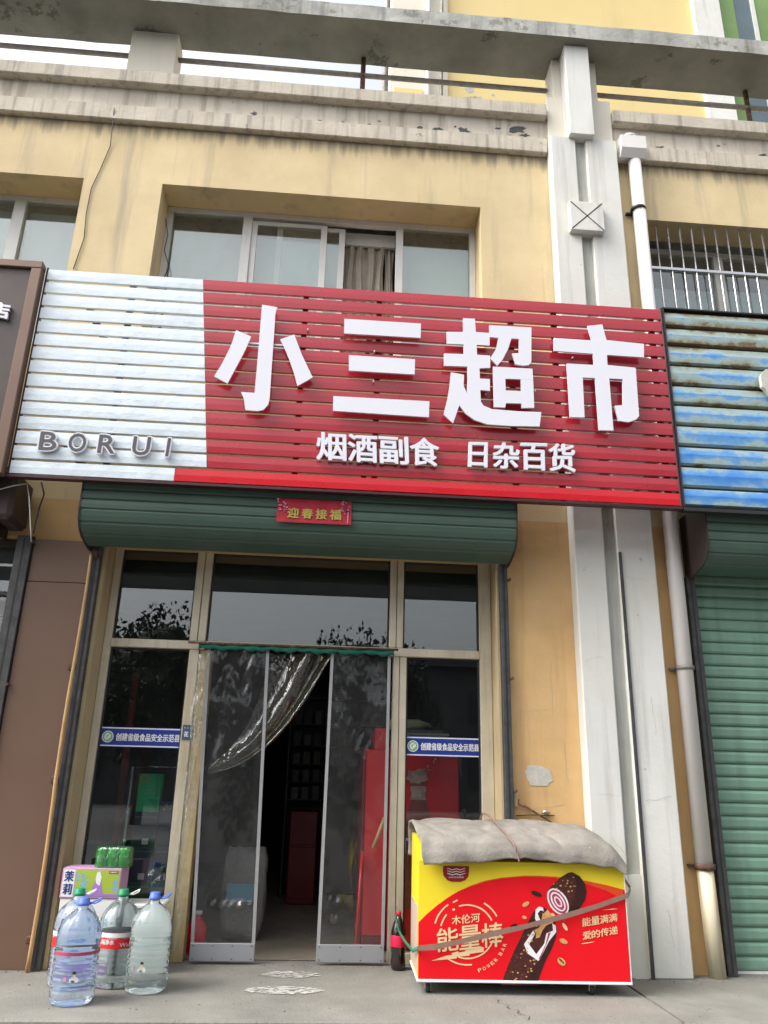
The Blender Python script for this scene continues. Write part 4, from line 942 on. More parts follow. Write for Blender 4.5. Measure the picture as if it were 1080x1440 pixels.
# ------------------------------------------------------------------ dark brown sign at the left, weathered blue sign at the right
t = thing('neighbour_sign', 'dark brown metal sign board with a white character at the left edge', 'shop sign', (-3.4, -.5, 3.05))
add('panel', bxs([(-4.6, -2.30, -.535, -.50, 3.06, 4.66)]), 'brown', t).data.materials[0] = M['darkbrown']
add('frame', bxs([(-4.6, -2.225, -.56, -.48, 4.66, 4.72), (-2.30, -2.225, -.56, -.48, 3.03, 4.66), (-4.6, -2.30, -.56, -.48, 3.0, 3.06)], .005), 'brown', t)
bm = BM(); text(bm, '店', [(-2.538,4.352),(-2.391,4.339),(-2.383,4.209),(-2.529,4.222)], -.56, .035, .02, 0, 1); add('letter', bm, ('letter', 'letterside'), t)
bm = BM(); text(bm, '商', [(-2.718,4.356),(-2.572,4.343),(-2.562,4.213),(-2.708,4.226)], -.56, .035, .02, 0, 1); add('letter', bm, ('letter', 'letterside'), t)
t = thing('blue_sign', 'weathered blue slatted sign panel with worn paint, right of the red sign', 'shop sign', (3.8, -.5, 3.05))
bz = [3.065, 3.215, 3.385, 3.545, 3.715, 3.885, 4.05, 4.225, 4.395, 4.555, 4.70]
for a, b_ in zip(bz, bz[1:]):
    bm = BM(); prismx(bm, [(-.47, a), (-.497, a+.012), (-.503, (a+b_)/2), (-.497, b_-.030), (-.47, b_-.012)], 2.512, 5.2)
    add('slat', bm, 'bluesign', t)
add('frame', bxs([(2.502, 2.511, -.51, -.46, 3.045, 4.70), (2.502, 5.2, -.51, -.46, 3.02, 3.045), (2.502, 5.2, -.51, -.46, 4.70, 4.712)]), 'black', t)
add('backing', bxs([(2.515, 5.2, -.468, -.455, 3.05, 4.70)]), 'darkbrown', t)
bm = BM(); pts = []
rp = random.Random(6)
for k in range(16):
    a = 2*pi*k/16; r = .085+.022*rp.random(); pts.append((3.275+r*cos(a)*.9, 4.075+r*sin(a)*1.15))
prism(bm, pts, -.565, -.53); add('letter', bm, ('patch',), t, label='chipped white piece of an old letter')
# second piece outside: bracket
# ------------------------------------------------------------------ bamboo pole, cables, hooks
bm = BM(); pts = []; rr = []
for i in range(25):
    v = i/24; pts.append((-1.708+.006*sin(v*9), -.085+.004*sin(v*7), .0+2.62*v)); rr.append(.0135*(1-.25*v)*(1.12 if i % 5 == 0 else 1))
solo('bamboo_pole', tube(bm, pts, rr, 8), 'bamboo', 'thin bamboo pole standing against the left guide rail', 'pole', (-1.708, -.085, 0), smooth=True)
for k, (z, lb) in enumerate(((1.83, 'upper'), (1.10, 'middle'), (.17, 'lower'))):
    solo('rail_bracket', bxs([(-1.755, -1.70, -.062, -.036, z-.022, z+.022)], .006), 'rust', f'{lb} small rusty bracket on the brown cladding edge by the bamboo pole', 'bracket', (-1.73, -.04, z))
solo('rail_bracket', bxs([(-1.71, -1.66, -.075, -.061, 2.60, 2.66)], .006), 'rust', 'rusty bracket at the top of the left guide rail under the housing', 'bracket', (-1.68, -.07, 2.6))
cp = [(-2.115,7.201),(-2.093,6.703),(-2.094,6.343),(-2.147,6.066),(-2.191,5.873),(-2.195,5.613),(-2.176,5.361),(-2.217,5.055)]
pts = [(cp[0][0], -.112, cp[0][1]-.06)]+[(x, -.112 if i == 0 else (-.07 if i == 1 else -.008), z) for i, (x, z) in enumerate(cp)]
pts = [(x, y, z) for x, y, z in pts if z < 7.11]
solo('cable', tube(BM(), pts, .004, 6), 'wire', 'thin dark cable running down the yellow wall left of the upper window', 'cable', pts[-1])
cp = [(-1.625,5.727),(-1.617,5.881),(-1.567,5.656),(-1.579,5.489),(-1.518,5.324),(-1.552,5.198)]
solo('cable', tube(BM(), [(x, .25, z) for x, z in cp], .004, 6), 'wire', 'tangled black cable in the left corner of the upper window', 'cable', (cp[0][0], .25, cp[-1][1]))
cp = [(-2.268,2.960),(-2.179,2.991),(-2.097,3.011),(-2.066,2.909),(-2.023,2.707),(-2.000,2.598)]
solo('cable', tube(BM(), [(x, -.43, z) for x, z in cp], .004, 6), 'wirew', 'thin pale cable hanging in front of the left motor cover', 'cable', (cp[-1][0], -.43, cp[-1][1]))
cp = [(-2.055,3.074),(-2.021,2.985),(-2.038,2.879),(-2.045,2.774),(-2.046,2.697)]
solo('cable', tube(BM(), [(x, -.3, z) for x, z in cp], .006, 6), 'wire', 'black cable drooping beside the left motor cover', 'cable', (cp[-1][0], -.3, cp[-1][1]))
hk = thing('wire_hooks', 'rusty wire hook with red handle hung on the orange wall above freezer', 'hook', (1.45, -.02, 1.08))
hp = [(1.347,1.029),(1.362,1.048),(1.337,1.038),(1.356,1.016),(1.390,0.998)]
add('hook', tube(BM(), [(x, -.02, z) for x, z in hp], .0035, 6), 'wire', hk)
hp = [(1.390,1.008),(1.500,0.947),(1.606,0.890)]
add('handle', tube(BM(), [(x, -.02, z) for x, z in hp], [.008, .007, .003], 6), 'rust', hk)
hp = [(1.334,0.943),(1.427,0.950),(1.599,0.949)]
add('wire', tube(BM(), [(x, -.015, z) for x, z in hp], .004, 6), 'rust', hk)
hp = [(1.511,0.965),(1.541,0.975),(1.565,0.966)]
add('foil', tube(BM(), [(x, -.02, z) for x, z in hp], [.008, .016, .006], 6), 'chrome', hk)
solo('wooden_block', bxs([(1.320, 1.345, -.03, -.001, 1.0, 1.10)], .003), 'reveal', 'small pale wooden block beside the right guide rail above freezer', 'block', (1.33, -.02, 1.0))

# ------------------------------------------------------------------ freezer
FYF = -.56
FZ = thing('ice_cream_freezer', 'red and yellow ice cream chest freezer with chocolate bar print, on castors', 'freezer', (1.23, -.31, 0))
FX0, FX1, FB, FTF, FTB = .617, 1.853, .068, .70, .825
def fpoly(dx0, dx1, dy0, dz): return None
bm = BM(); prismx(bm, [(FYF, FB+.012), (FYF, FTF), (-.12, FTB), (-.06, FTB), (-.06, FB+.012)], FX0, FX1); add('cabinet', bm, 'fryellow', FZ)
bm = BM(); prismx(bm, [(FYF+.012, FB+.03), (FYF+.012, .45), (-.075, .45), (-.075, FB+.03)], FX0-.003, FX0-.0005); add('side_panel', bm, 'beige', FZ)
add('base_trim', bxs([(FX0-.006, FX1+.006, FYF-.006, -.055, FB-.004, FB+.010)], .002), 'whiteprint', FZ)
add('edge_trim', bxs([(FX1-.001, FX1+.004, FYF-.003, FYF+.02, FB+.010, FTF)]), 'whiteprint', FZ)
add('lid', bxs([(FX0+.03, FX1-.03, -.13, -.07, FTB, FTB+.012)], .003), 'chrome', FZ)
def split_quad(quad, n, gap):
    tl, tr_, br, bl = [Vector(v) for v in quad]; out = []
    for i in range(n):
        a = i/n+gap/2/n; b_ = (i+1)/n-gap/2/n
        out.append([tuple(tl.lerp(tr_, a)), tuple(tl.lerp(tr_, b_)), tuple(bl.lerp(br, b_)), tuple(bl.lerp(br, a))])
    return out
bnd = [(0.620,0.370),(0.666,0.412),(0.728,0.460),(0.790,0.502),(0.853,0.537),(0.929,0.569),(1.011,0.596),(1.113,0.615),(1.254,0.628),(1.342,0.629),(1.438,0.626),(1.534,0.619),(1.637,0.604),(1.741,0.586)]
bm = BM(); quads(bm, [(FX0+.001, bnd[0][1]-.01)]+bnd+[(FX1-.001, bnd[-1][1]-.025), (FX1-.001, FB+.012), (FX0+.001, FB+.012)], FYF-.0010); add('red_print', bm, 'frred', FZ)
bm = BM(); quads(bm, [(0.853,0.537),(0.929,0.569),(1.011,0.596),(1.113,0.615),(1.254,0.628),(1.342,0.629),(1.438,0.626),(1.534,0.619),(1.637,0.604),(1.741,0.586),(1.842,0.561),(1.838,0.511),(1.739,0.556),(1.636,0.585),(1.533,0.609),(1.437,0.619),(1.253,0.623),(1.113,0.610),(1.011,0.589),(0.929,0.564)], FYF-.0016); add('orange_print', bm, 'frorange', FZ)
bm = BM(); quads(bm, [(0.762,0.672),(0.917,0.674),(0.918,0.646),(0.913,0.617),(0.894,0.597),(0.866,0.587),(0.815,0.587),(0.787,0.595),(0.766,0.618),(0.761,0.643)], FYF-.0022); add('badge_print', bm, 'badge', FZ)
bm = BM(); quads(bm, [(0.787,0.662),(0.816,0.654),(0.841,0.660),(0.866,0.655),(0.895,0.664),(0.895,0.661),(0.866,0.650),(0.841,0.655),(0.816,0.649),(0.787,0.658)], FYF-.0028); add('badge_print', bm, 'whiteprint', FZ)
bm = BM(); quads(bm, [(0.787,0.649),(0.816,0.641),(0.841,0.647),(0.866,0.641),(0.895,0.651),(0.895,0.648),(0.866,0.637),(0.841,0.642),(0.816,0.636),(0.787,0.645)], FYF-.0028); add('badge_print', bm, 'whiteprint', FZ)
bm = BM(); quads(bm, [(0.787,0.636),(0.816,0.627),(0.841,0.633),(0.866,0.628),(0.895,0.637),(0.895,0.634),(0.866,0.623),(0.841,0.628),(0.816,0.622),(0.787,0.631)], FYF-.0028); add('badge_print', bm, 'whiteprint', FZ)
bm = BM(); text(bm, '木伦河冰淇淋', [(0.794,0.615),(0.885,0.617),(0.885,0.609),(0.794,0.607)], FYF-.0028, .02); add('lettering', bm, 'whiteprint', FZ)
bm = BM(); quads(bm, [(0.855,0.461),(0.871,0.465),(0.888,0.467),(0.905,0.469),(0.922,0.468),(0.938,0.466),(0.955,0.462),(0.971,0.457),(0.986,0.451),(1.000,0.443),(1.013,0.434),(1.025,0.423),(1.035,0.412),(1.045,0.400),(1.052,0.386),(1.044,0.383),(1.037,0.395),(1.028,0.407),(1.018,0.418),(1.007,0.428),(0.995,0.436),(0.981,0.444),(0.967,0.450),(0.952,0.455),(0.936,0.458),(0.921,0.460),(0.905,0.461),(0.889,0.460),(0.873,0.457),(0.857,0.453)], FYF-.0024); add('ring_print', bm, 'cream', FZ)
bm = BM(); quads(bm, [(1.006,0.479),(1.013,0.476),(1.020,0.472),(1.026,0.468),(1.033,0.463),(1.039,0.459),(1.044,0.454),(1.050,0.449),(1.055,0.444),(1.060,0.439),(1.065,0.433),(1.070,0.427),(1.074,0.421),(1.078,0.415),(1.082,0.409),(1.074,0.405),(1.071,0.411),(1.067,0.417),(1.063,0.423),(1.058,0.428),(1.054,0.433),(1.049,0.439),(1.044,0.444),(1.038,0.448),(1.033,0.453),(1.027,0.457),(1.021,0.461),(1.015,0.465),(1.008,0.469),(1.002,0.472)], FYF-.0024); add('ring_print', bm, 'cream', FZ)
bm = BM(); quads(bm, [(0.711,0.364),(0.713,0.373),(0.717,0.382),(0.720,0.390),(0.724,0.398),(0.729,0.407),(0.734,0.415),(0.740,0.422),(0.746,0.430),(0.752,0.437),(0.759,0.444),(0.766,0.450),(0.774,0.457),(0.782,0.462),(0.790,0.468),(0.795,0.462),(0.787,0.456),(0.779,0.451),(0.772,0.445),(0.765,0.438),(0.759,0.432),(0.753,0.425),(0.747,0.418),(0.742,0.411),(0.737,0.403),(0.732,0.395),(0.728,0.387),(0.725,0.379),(0.722,0.371),(0.719,0.363)], FYF-.0024); add('ring_print', bm, 'cream', FZ)
bm = BM(); quads(bm, [(0.745,0.352),(0.747,0.357),(0.748,0.362),(0.750,0.366),(0.752,0.371),(0.754,0.376),(0.756,0.381),(0.758,0.385),(0.761,0.390),(0.764,0.394),(0.766,0.399),(0.770,0.403),(0.773,0.407),(0.776,0.411),(0.780,0.415),(0.786,0.410),(0.783,0.406),(0.780,0.402),(0.777,0.399),(0.774,0.395),(0.771,0.390),(0.768,0.386),(0.766,0.382),(0.764,0.378),(0.762,0.373),(0.760,0.369),(0.758,0.364),(0.756,0.360),(0.755,0.355),(0.754,0.350)], FYF-.0024); add('ring_print', bm, 'cream', FZ)
bm = BM(); quads(bm, [(1.057,0.281),(1.050,0.266),(1.041,0.252),(1.030,0.238),(1.018,0.226),(1.004,0.215),(0.989,0.205),(0.972,0.197),(0.955,0.191),(0.938,0.186),(0.919,0.183),(0.901,0.182),(0.883,0.183),(0.865,0.186),(0.847,0.190),(0.850,0.197),(0.867,0.193),(0.884,0.190),(0.901,0.190),(0.919,0.191),(0.936,0.193),(0.953,0.198),(0.969,0.204),(0.984,0.211),(0.999,0.220),(1.012,0.231),(1.023,0.243),(1.034,0.255),(1.042,0.269),(1.049,0.284)], FYF-.0024); add('ring_print', bm, 'cream', FZ)
bm = BM(); quads(bm, [(0.929,0.152),(0.917,0.151),(0.905,0.150),(0.894,0.150),(0.882,0.151),(0.870,0.152),(0.859,0.154),(0.847,0.156),(0.836,0.159),(0.825,0.163),(0.814,0.167),(0.804,0.172),(0.794,0.177),(0.784,0.183),(0.775,0.189),(0.781,0.195),(0.790,0.189),(0.799,0.183),(0.808,0.178),(0.818,0.174),(0.829,0.170),(0.839,0.166),(0.850,0.163),(0.861,0.161),(0.872,0.159),(0.883,0.158),(0.894,0.158),(0.905,0.158),(0.917,0.158),(0.928,0.159)], FYF-.0024); add('ring_print', bm, 'cream', FZ)
bm = BM(); quads(bm, [(0.818,0.480),(0.846,0.493),(0.850,0.486),(0.822,0.473)], FYF-.0024); add('ring_print', bm, 'cream', FZ)
bm = BM(); quads(bm, [(0.815,0.441),(0.830,0.446),(0.833,0.436),(0.820,0.432)], FYF-.0024); add('ring_print', bm, 'cream', FZ)
bm = BM(); quads(bm, [(0.694,0.172),(0.777,0.198),(0.816,0.204),(0.810,0.212),(0.850,0.223),(0.850,0.215),(0.893,0.223),(0.887,0.231),(0.998,0.246),(0.998,0.222),(0.917,0.210),(0.914,0.201),(0.868,0.196),(0.844,0.195),(0.838,0.185)], FYF-.0026); add('bolt_print', bm, 'cream', FZ)
for q_, c_ in zip(split_quad([(0.811,0.405),(0.980,0.424),(0.979,0.377),(0.811,0.357)], 3, 0.06), '木伦河'):
    bm = BM(); text(bm, c_, q_, FYF-.0034, 0.018); add('lettering', bm, 'cream', FZ)
for q_, c_ in zip(split_quad([(0.721,0.336),(1.116,0.381),(1.116,0.253),(0.725,0.215)], 3, 0.04), '能量棒'):
    bm = BM(); text(bm, c_, q_, FYF-.0034, 0.014); add('lettering', bm, 'cream', FZ)
bm = BM(); text(bm, 'P', [(0.961,0.134),(0.979,0.140),(0.985,0.122),(0.967,0.117)], FYF-.0034, .01); add('lettering', bm, 'cream', FZ)
bm = BM(); text(bm, 'O', [(0.987,0.142),(1.003,0.149),(1.012,0.133),(0.995,0.126)], FYF-.0034, .01); add('lettering', bm, 'cream', FZ)
bm = BM(); text(bm, 'W', [(1.011,0.153),(1.026,0.162),(1.037,0.147),(1.022,0.138)], FYF-.0034, .01); add('lettering', bm, 'cream', FZ)
bm = BM(); text(bm, 'E', [(1.033,0.167),(1.048,0.177),(1.061,0.163),(1.046,0.153)], FYF-.0034, .01); add('lettering', bm, 'cream', FZ)
bm = BM(); text(bm, 'R', [(1.054,0.182),(1.067,0.194),(1.082,0.182),(1.069,0.170)], FYF-.0034, .01); add('lettering', bm, 'cream', FZ)
bm = BM(); text(bm, 'B', [(1.082,0.211),(1.092,0.225),(1.109,0.215),(1.099,0.202)], FYF-.0034, .01); add('lettering', bm, 'cream', FZ)
bm = BM(); text(bm, 'A', [(1.096,0.232),(1.104,0.247),(1.123,0.239),(1.115,0.225)], FYF-.0034, .01); add('lettering', bm, 'cream', FZ)
bm = BM(); text(bm, 'R', [(1.108,0.254),(1.114,0.270),(1.134,0.264),(1.127,0.249)], FYF-.0034, .01); add('lettering', bm, 'cream', FZ)
for q_, c_ in zip(split_quad([(1.583,0.406),(1.798,0.436),(1.795,0.394),(1.582,0.360)], 4, 0.06), '能量满满'):
    bm = BM(); text(bm, c_, q_, FYF-.0034, 0.016); add('lettering', bm, 'cream', FZ)
for q_, c_ in zip(split_quad([(1.581,0.333),(1.795,0.370),(1.794,0.328),(1.580,0.291)], 4, 0.06), '爱的传递'):
    bm = BM(); text(bm, c_, q_, FYF-.0034, 0.016); add('lettering', bm, 'cream', FZ)
bm = BM(); quads(bm, [(1.707,0.450),(1.772,0.460),(1.804,0.459),(1.772,0.455)], FYF-.0034); add('ring_print', bm, 'cream', FZ)
bm = BM(); quads(bm, [(1.573,0.274),(1.656,0.285),(1.624,0.277),(1.577,0.270)], FYF-.0034); add('ring_print', bm, 'cream', FZ)
bm = BM(); quads(bm, [(1.097,0.055),(1.120,0.118),(1.152,0.185),(1.185,0.246),(1.218,0.301),(1.239,0.343),(1.269,0.391),(1.294,0.433),(1.326,0.460),(1.358,0.464),(1.389,0.442),(1.422,0.393),(1.433,0.338),(1.421,0.297),(1.395,0.242),(1.353,0.174),(1.323,0.113),(1.303,0.055)], FYF-.0022); add('bar_print', bm, 'choc', FZ)
bm = BM(); quads(bm, [(1.386,0.551),(1.411,0.576),(1.461,0.620),(1.515,0.649),(1.540,0.653),(1.583,0.632),(1.614,0.590),(1.621,0.543),(1.602,0.494),(1.572,0.458),(1.539,0.429),(1.498,0.411),(1.459,0.421),(1.406,0.477)], FYF-.0030); add('bar_print', bm, 'choc', FZ)
bm = BM(); quads(bm, [(1.551,0.639),(1.598,0.615),(1.620,0.558),(1.611,0.508),(1.581,0.469),(1.539,0.433),(1.507,0.422),(1.509,0.457),(1.543,0.507),(1.563,0.578)], FYF-.0036); add('bar_print', bm, 'chocd', FZ)
bm = BM(); quads(bm, [(1.217,0.055),(1.258,0.106),(1.298,0.160),(1.364,0.235),(1.406,0.303),(1.432,0.352),(1.425,0.303),(1.395,0.242),(1.353,0.174),(1.323,0.113),(1.303,0.056)], FYF-.0028); add('bar_print', bm, 'chocd', FZ)
bm = BM(); quads(bm, [(1.489,0.425),(1.472,0.421),(1.453,0.423),(1.433,0.432),(1.414,0.446),(1.398,0.465),(1.387,0.487),(1.381,0.509),(1.382,0.530),(1.389,0.547),(1.401,0.558),(1.418,0.563),(1.437,0.561),(1.458,0.552),(1.477,0.537),(1.493,0.518),(1.504,0.496),(1.509,0.473),(1.508,0.453),(1.501,0.437)], FYF-0.0040); add('filling_print', bm, 'whiteprint', FZ)
bm = BM(); quads(bm, [(1.484,0.432),(1.470,0.429),(1.454,0.431),(1.437,0.439),(1.420,0.453),(1.406,0.470),(1.396,0.489),(1.391,0.509),(1.391,0.527),(1.396,0.541),(1.406,0.551),(1.420,0.555),(1.436,0.552),(1.454,0.544),(1.470,0.530),(1.484,0.513),(1.494,0.494),(1.500,0.474),(1.500,0.456),(1.494,0.442)], FYF-0.0045); add('filling_print', bm, 'pinkc', FZ)
bm = BM(); quads(bm, [(1.477,0.443),(1.466,0.440),(1.453,0.442),(1.439,0.449),(1.426,0.460),(1.415,0.475),(1.406,0.490),(1.402,0.506),(1.401,0.521),(1.405,0.533),(1.413,0.540),(1.424,0.543),(1.437,0.541),(1.451,0.534),(1.464,0.523),(1.476,0.508),(1.484,0.492),(1.489,0.476),(1.489,0.462),(1.485,0.451)], FYF-0.0050); add('filling_print', bm, 'whiteprint', FZ)
bm = BM(); quads(bm, [(1.473,0.450),(1.464,0.448),(1.454,0.451),(1.443,0.457),(1.432,0.467),(1.422,0.479),(1.415,0.492),(1.411,0.506),(1.410,0.518),(1.412,0.527),(1.418,0.533),(1.426,0.535),(1.437,0.533),(1.448,0.526),(1.459,0.516),(1.468,0.504),(1.475,0.491),(1.480,0.477),(1.481,0.465),(1.478,0.456)], FYF-0.0055); add('filling_print', bm, 'pinkc', FZ)
bm = BM(); quads(bm, [(1.463,0.464),(1.458,0.463),(1.451,0.464),(1.443,0.469),(1.436,0.475),(1.430,0.483),(1.425,0.492),(1.422,0.501),(1.422,0.509),(1.423,0.515),(1.427,0.519),(1.433,0.520),(1.440,0.518),(1.447,0.514),(1.454,0.508),(1.461,0.500),(1.465,0.491),(1.468,0.482),(1.469,0.474),(1.467,0.468)], FYF-0.0060); add('filling_print', bm, 'whiteprint', FZ)
bm = BM(); quads(bm, [(1.459,0.471),(1.455,0.471),(1.451,0.472),(1.446,0.476),(1.441,0.480),(1.436,0.486),(1.433,0.493),(1.430,0.499),(1.429,0.505),(1.430,0.509),(1.432,0.512),(1.435,0.512),(1.440,0.511),(1.445,0.507),(1.450,0.502),(1.454,0.496),(1.458,0.490),(1.460,0.484),(1.461,0.478),(1.461,0.474)], FYF-0.0065); add('filling_print', bm, 'pinkc', FZ)
bm = BM(); quads(bm, [(1.290,0.336),(1.234,0.264),(1.254,0.217),(1.315,0.180),(1.327,0.194),(1.381,0.282),(1.427,0.331),(1.425,0.365),(1.405,0.376),(1.408,0.338),(1.368,0.323),(1.353,0.269),(1.304,0.214),(1.264,0.264),(1.301,0.319)], FYF-.0034); add('filling_print', bm, 'whiteprint', FZ)
bm = BM(); quads(bm, [(1.379,0.324),(1.395,0.331),(1.374,0.282),(1.327,0.194),(1.315,0.187),(1.361,0.265)], FYF-.0038); add('filling_print', bm, 'pinkc', FZ)
bm = BM(); quads(bm, [(1.310,0.448),(1.331,0.463),(1.354,0.459),(1.357,0.441),(1.338,0.444),(1.321,0.427),(1.335,0.392),(1.346,0.371),(1.322,0.364),(1.304,0.399)], FYF-.0036); add('filling_print', bm, 'whiteprint', FZ)
bm = BM(); quads(bm, [(1.348,0.420),(1.381,0.448),(1.404,0.421),(1.410,0.379),(1.370,0.365),(1.345,0.337),(1.328,0.302),(1.304,0.295),(1.309,0.337),(1.342,0.371)], FYF-.0036); add('filling_print', bm, 'nut', FZ)
bm = BM(); quads(bm, [(1.272,0.487),(1.272,0.478),(1.262,0.468),(1.248,0.461),(1.236,0.460),(1.231,0.466),(1.236,0.477),(1.249,0.486),(1.263,0.490)], FYF-.0044); add('nut_print', bm, 'nut', FZ)
bm = BM(); quads(bm, [(1.256,0.400),(1.250,0.396),(1.241,0.396),(1.231,0.400),(1.227,0.406),(1.229,0.412),(1.237,0.414),(1.248,0.412),(1.255,0.406)], FYF-.0044); add('nut_print', bm, 'nut', FZ)
bm = BM(); quads(bm, [(1.200,0.367),(1.197,0.359),(1.185,0.352),(1.169,0.348),(1.158,0.349),(1.155,0.355),(1.163,0.363),(1.178,0.369),(1.192,0.371)], FYF-.0044); add('nut_print', bm, 'chocd', FZ)
bm = BM(); quads(bm, [(1.351,0.522),(1.339,0.516),(1.318,0.518),(1.296,0.527),(1.285,0.538),(1.288,0.546),(1.306,0.548),(1.329,0.542),(1.346,0.532)], FYF-.0044); add('nut_print', bm, 'chocd', FZ)
bm = BM(); quads(bm, [(1.492,0.339),(1.483,0.341),(1.473,0.351),(1.465,0.365),(1.465,0.377),(1.471,0.380),(1.481,0.373),(1.491,0.360),(1.495,0.347)], FYF-.0044); add('nut_print', bm, 'cream', FZ)
bm = BM(); quads(bm, [(1.491,0.274),(1.481,0.269),(1.465,0.271),(1.450,0.278),(1.443,0.289),(1.448,0.296),(1.461,0.298),(1.478,0.293),(1.490,0.283)], FYF-.0044); add('nut_print', bm, 'nut', FZ)
bm = BM(); quads(bm, [(1.470,0.160),(1.457,0.157),(1.440,0.163),(1.428,0.177),(1.427,0.191),(1.436,0.199),(1.452,0.197),(1.467,0.186),(1.474,0.172)], FYF-.0044); add('nut_print', bm, 'nut', FZ)
bm = BM(); quads(bm, [(1.466,0.167),(1.460,0.168),(1.449,0.175),(1.439,0.185),(1.434,0.193),(1.437,0.196),(1.447,0.192),(1.458,0.183),(1.466,0.173)], FYF-.0044); add('nut_print', bm, 'chocd', FZ)
bm = BM(); quads(bm, [(1.422,0.413),(1.416,0.411),(1.408,0.414),(1.402,0.420),(1.400,0.426),(1.404,0.430),(1.411,0.430),(1.419,0.425),(1.423,0.418)], FYF-.0044); add('nut_print', bm, 'cream', FZ)
bm = BM(); quads(bm, [(1.319,0.346),(1.321,0.341),(1.318,0.333),(1.311,0.327),(1.303,0.326),(1.298,0.329),(1.299,0.336),(1.304,0.343),(1.312,0.347)], FYF-.0044); add('nut_print', bm, 'nut', FZ)
bm = BM(); quads(bm, [(1.481,0.382),(1.475,0.383),(1.468,0.389),(1.464,0.397),(1.464,0.404),(1.469,0.406),(1.475,0.403),(1.481,0.395),(1.483,0.387)], FYF-.0044); add('nut_print', bm, 'pinkc', FZ)
bm = BM()
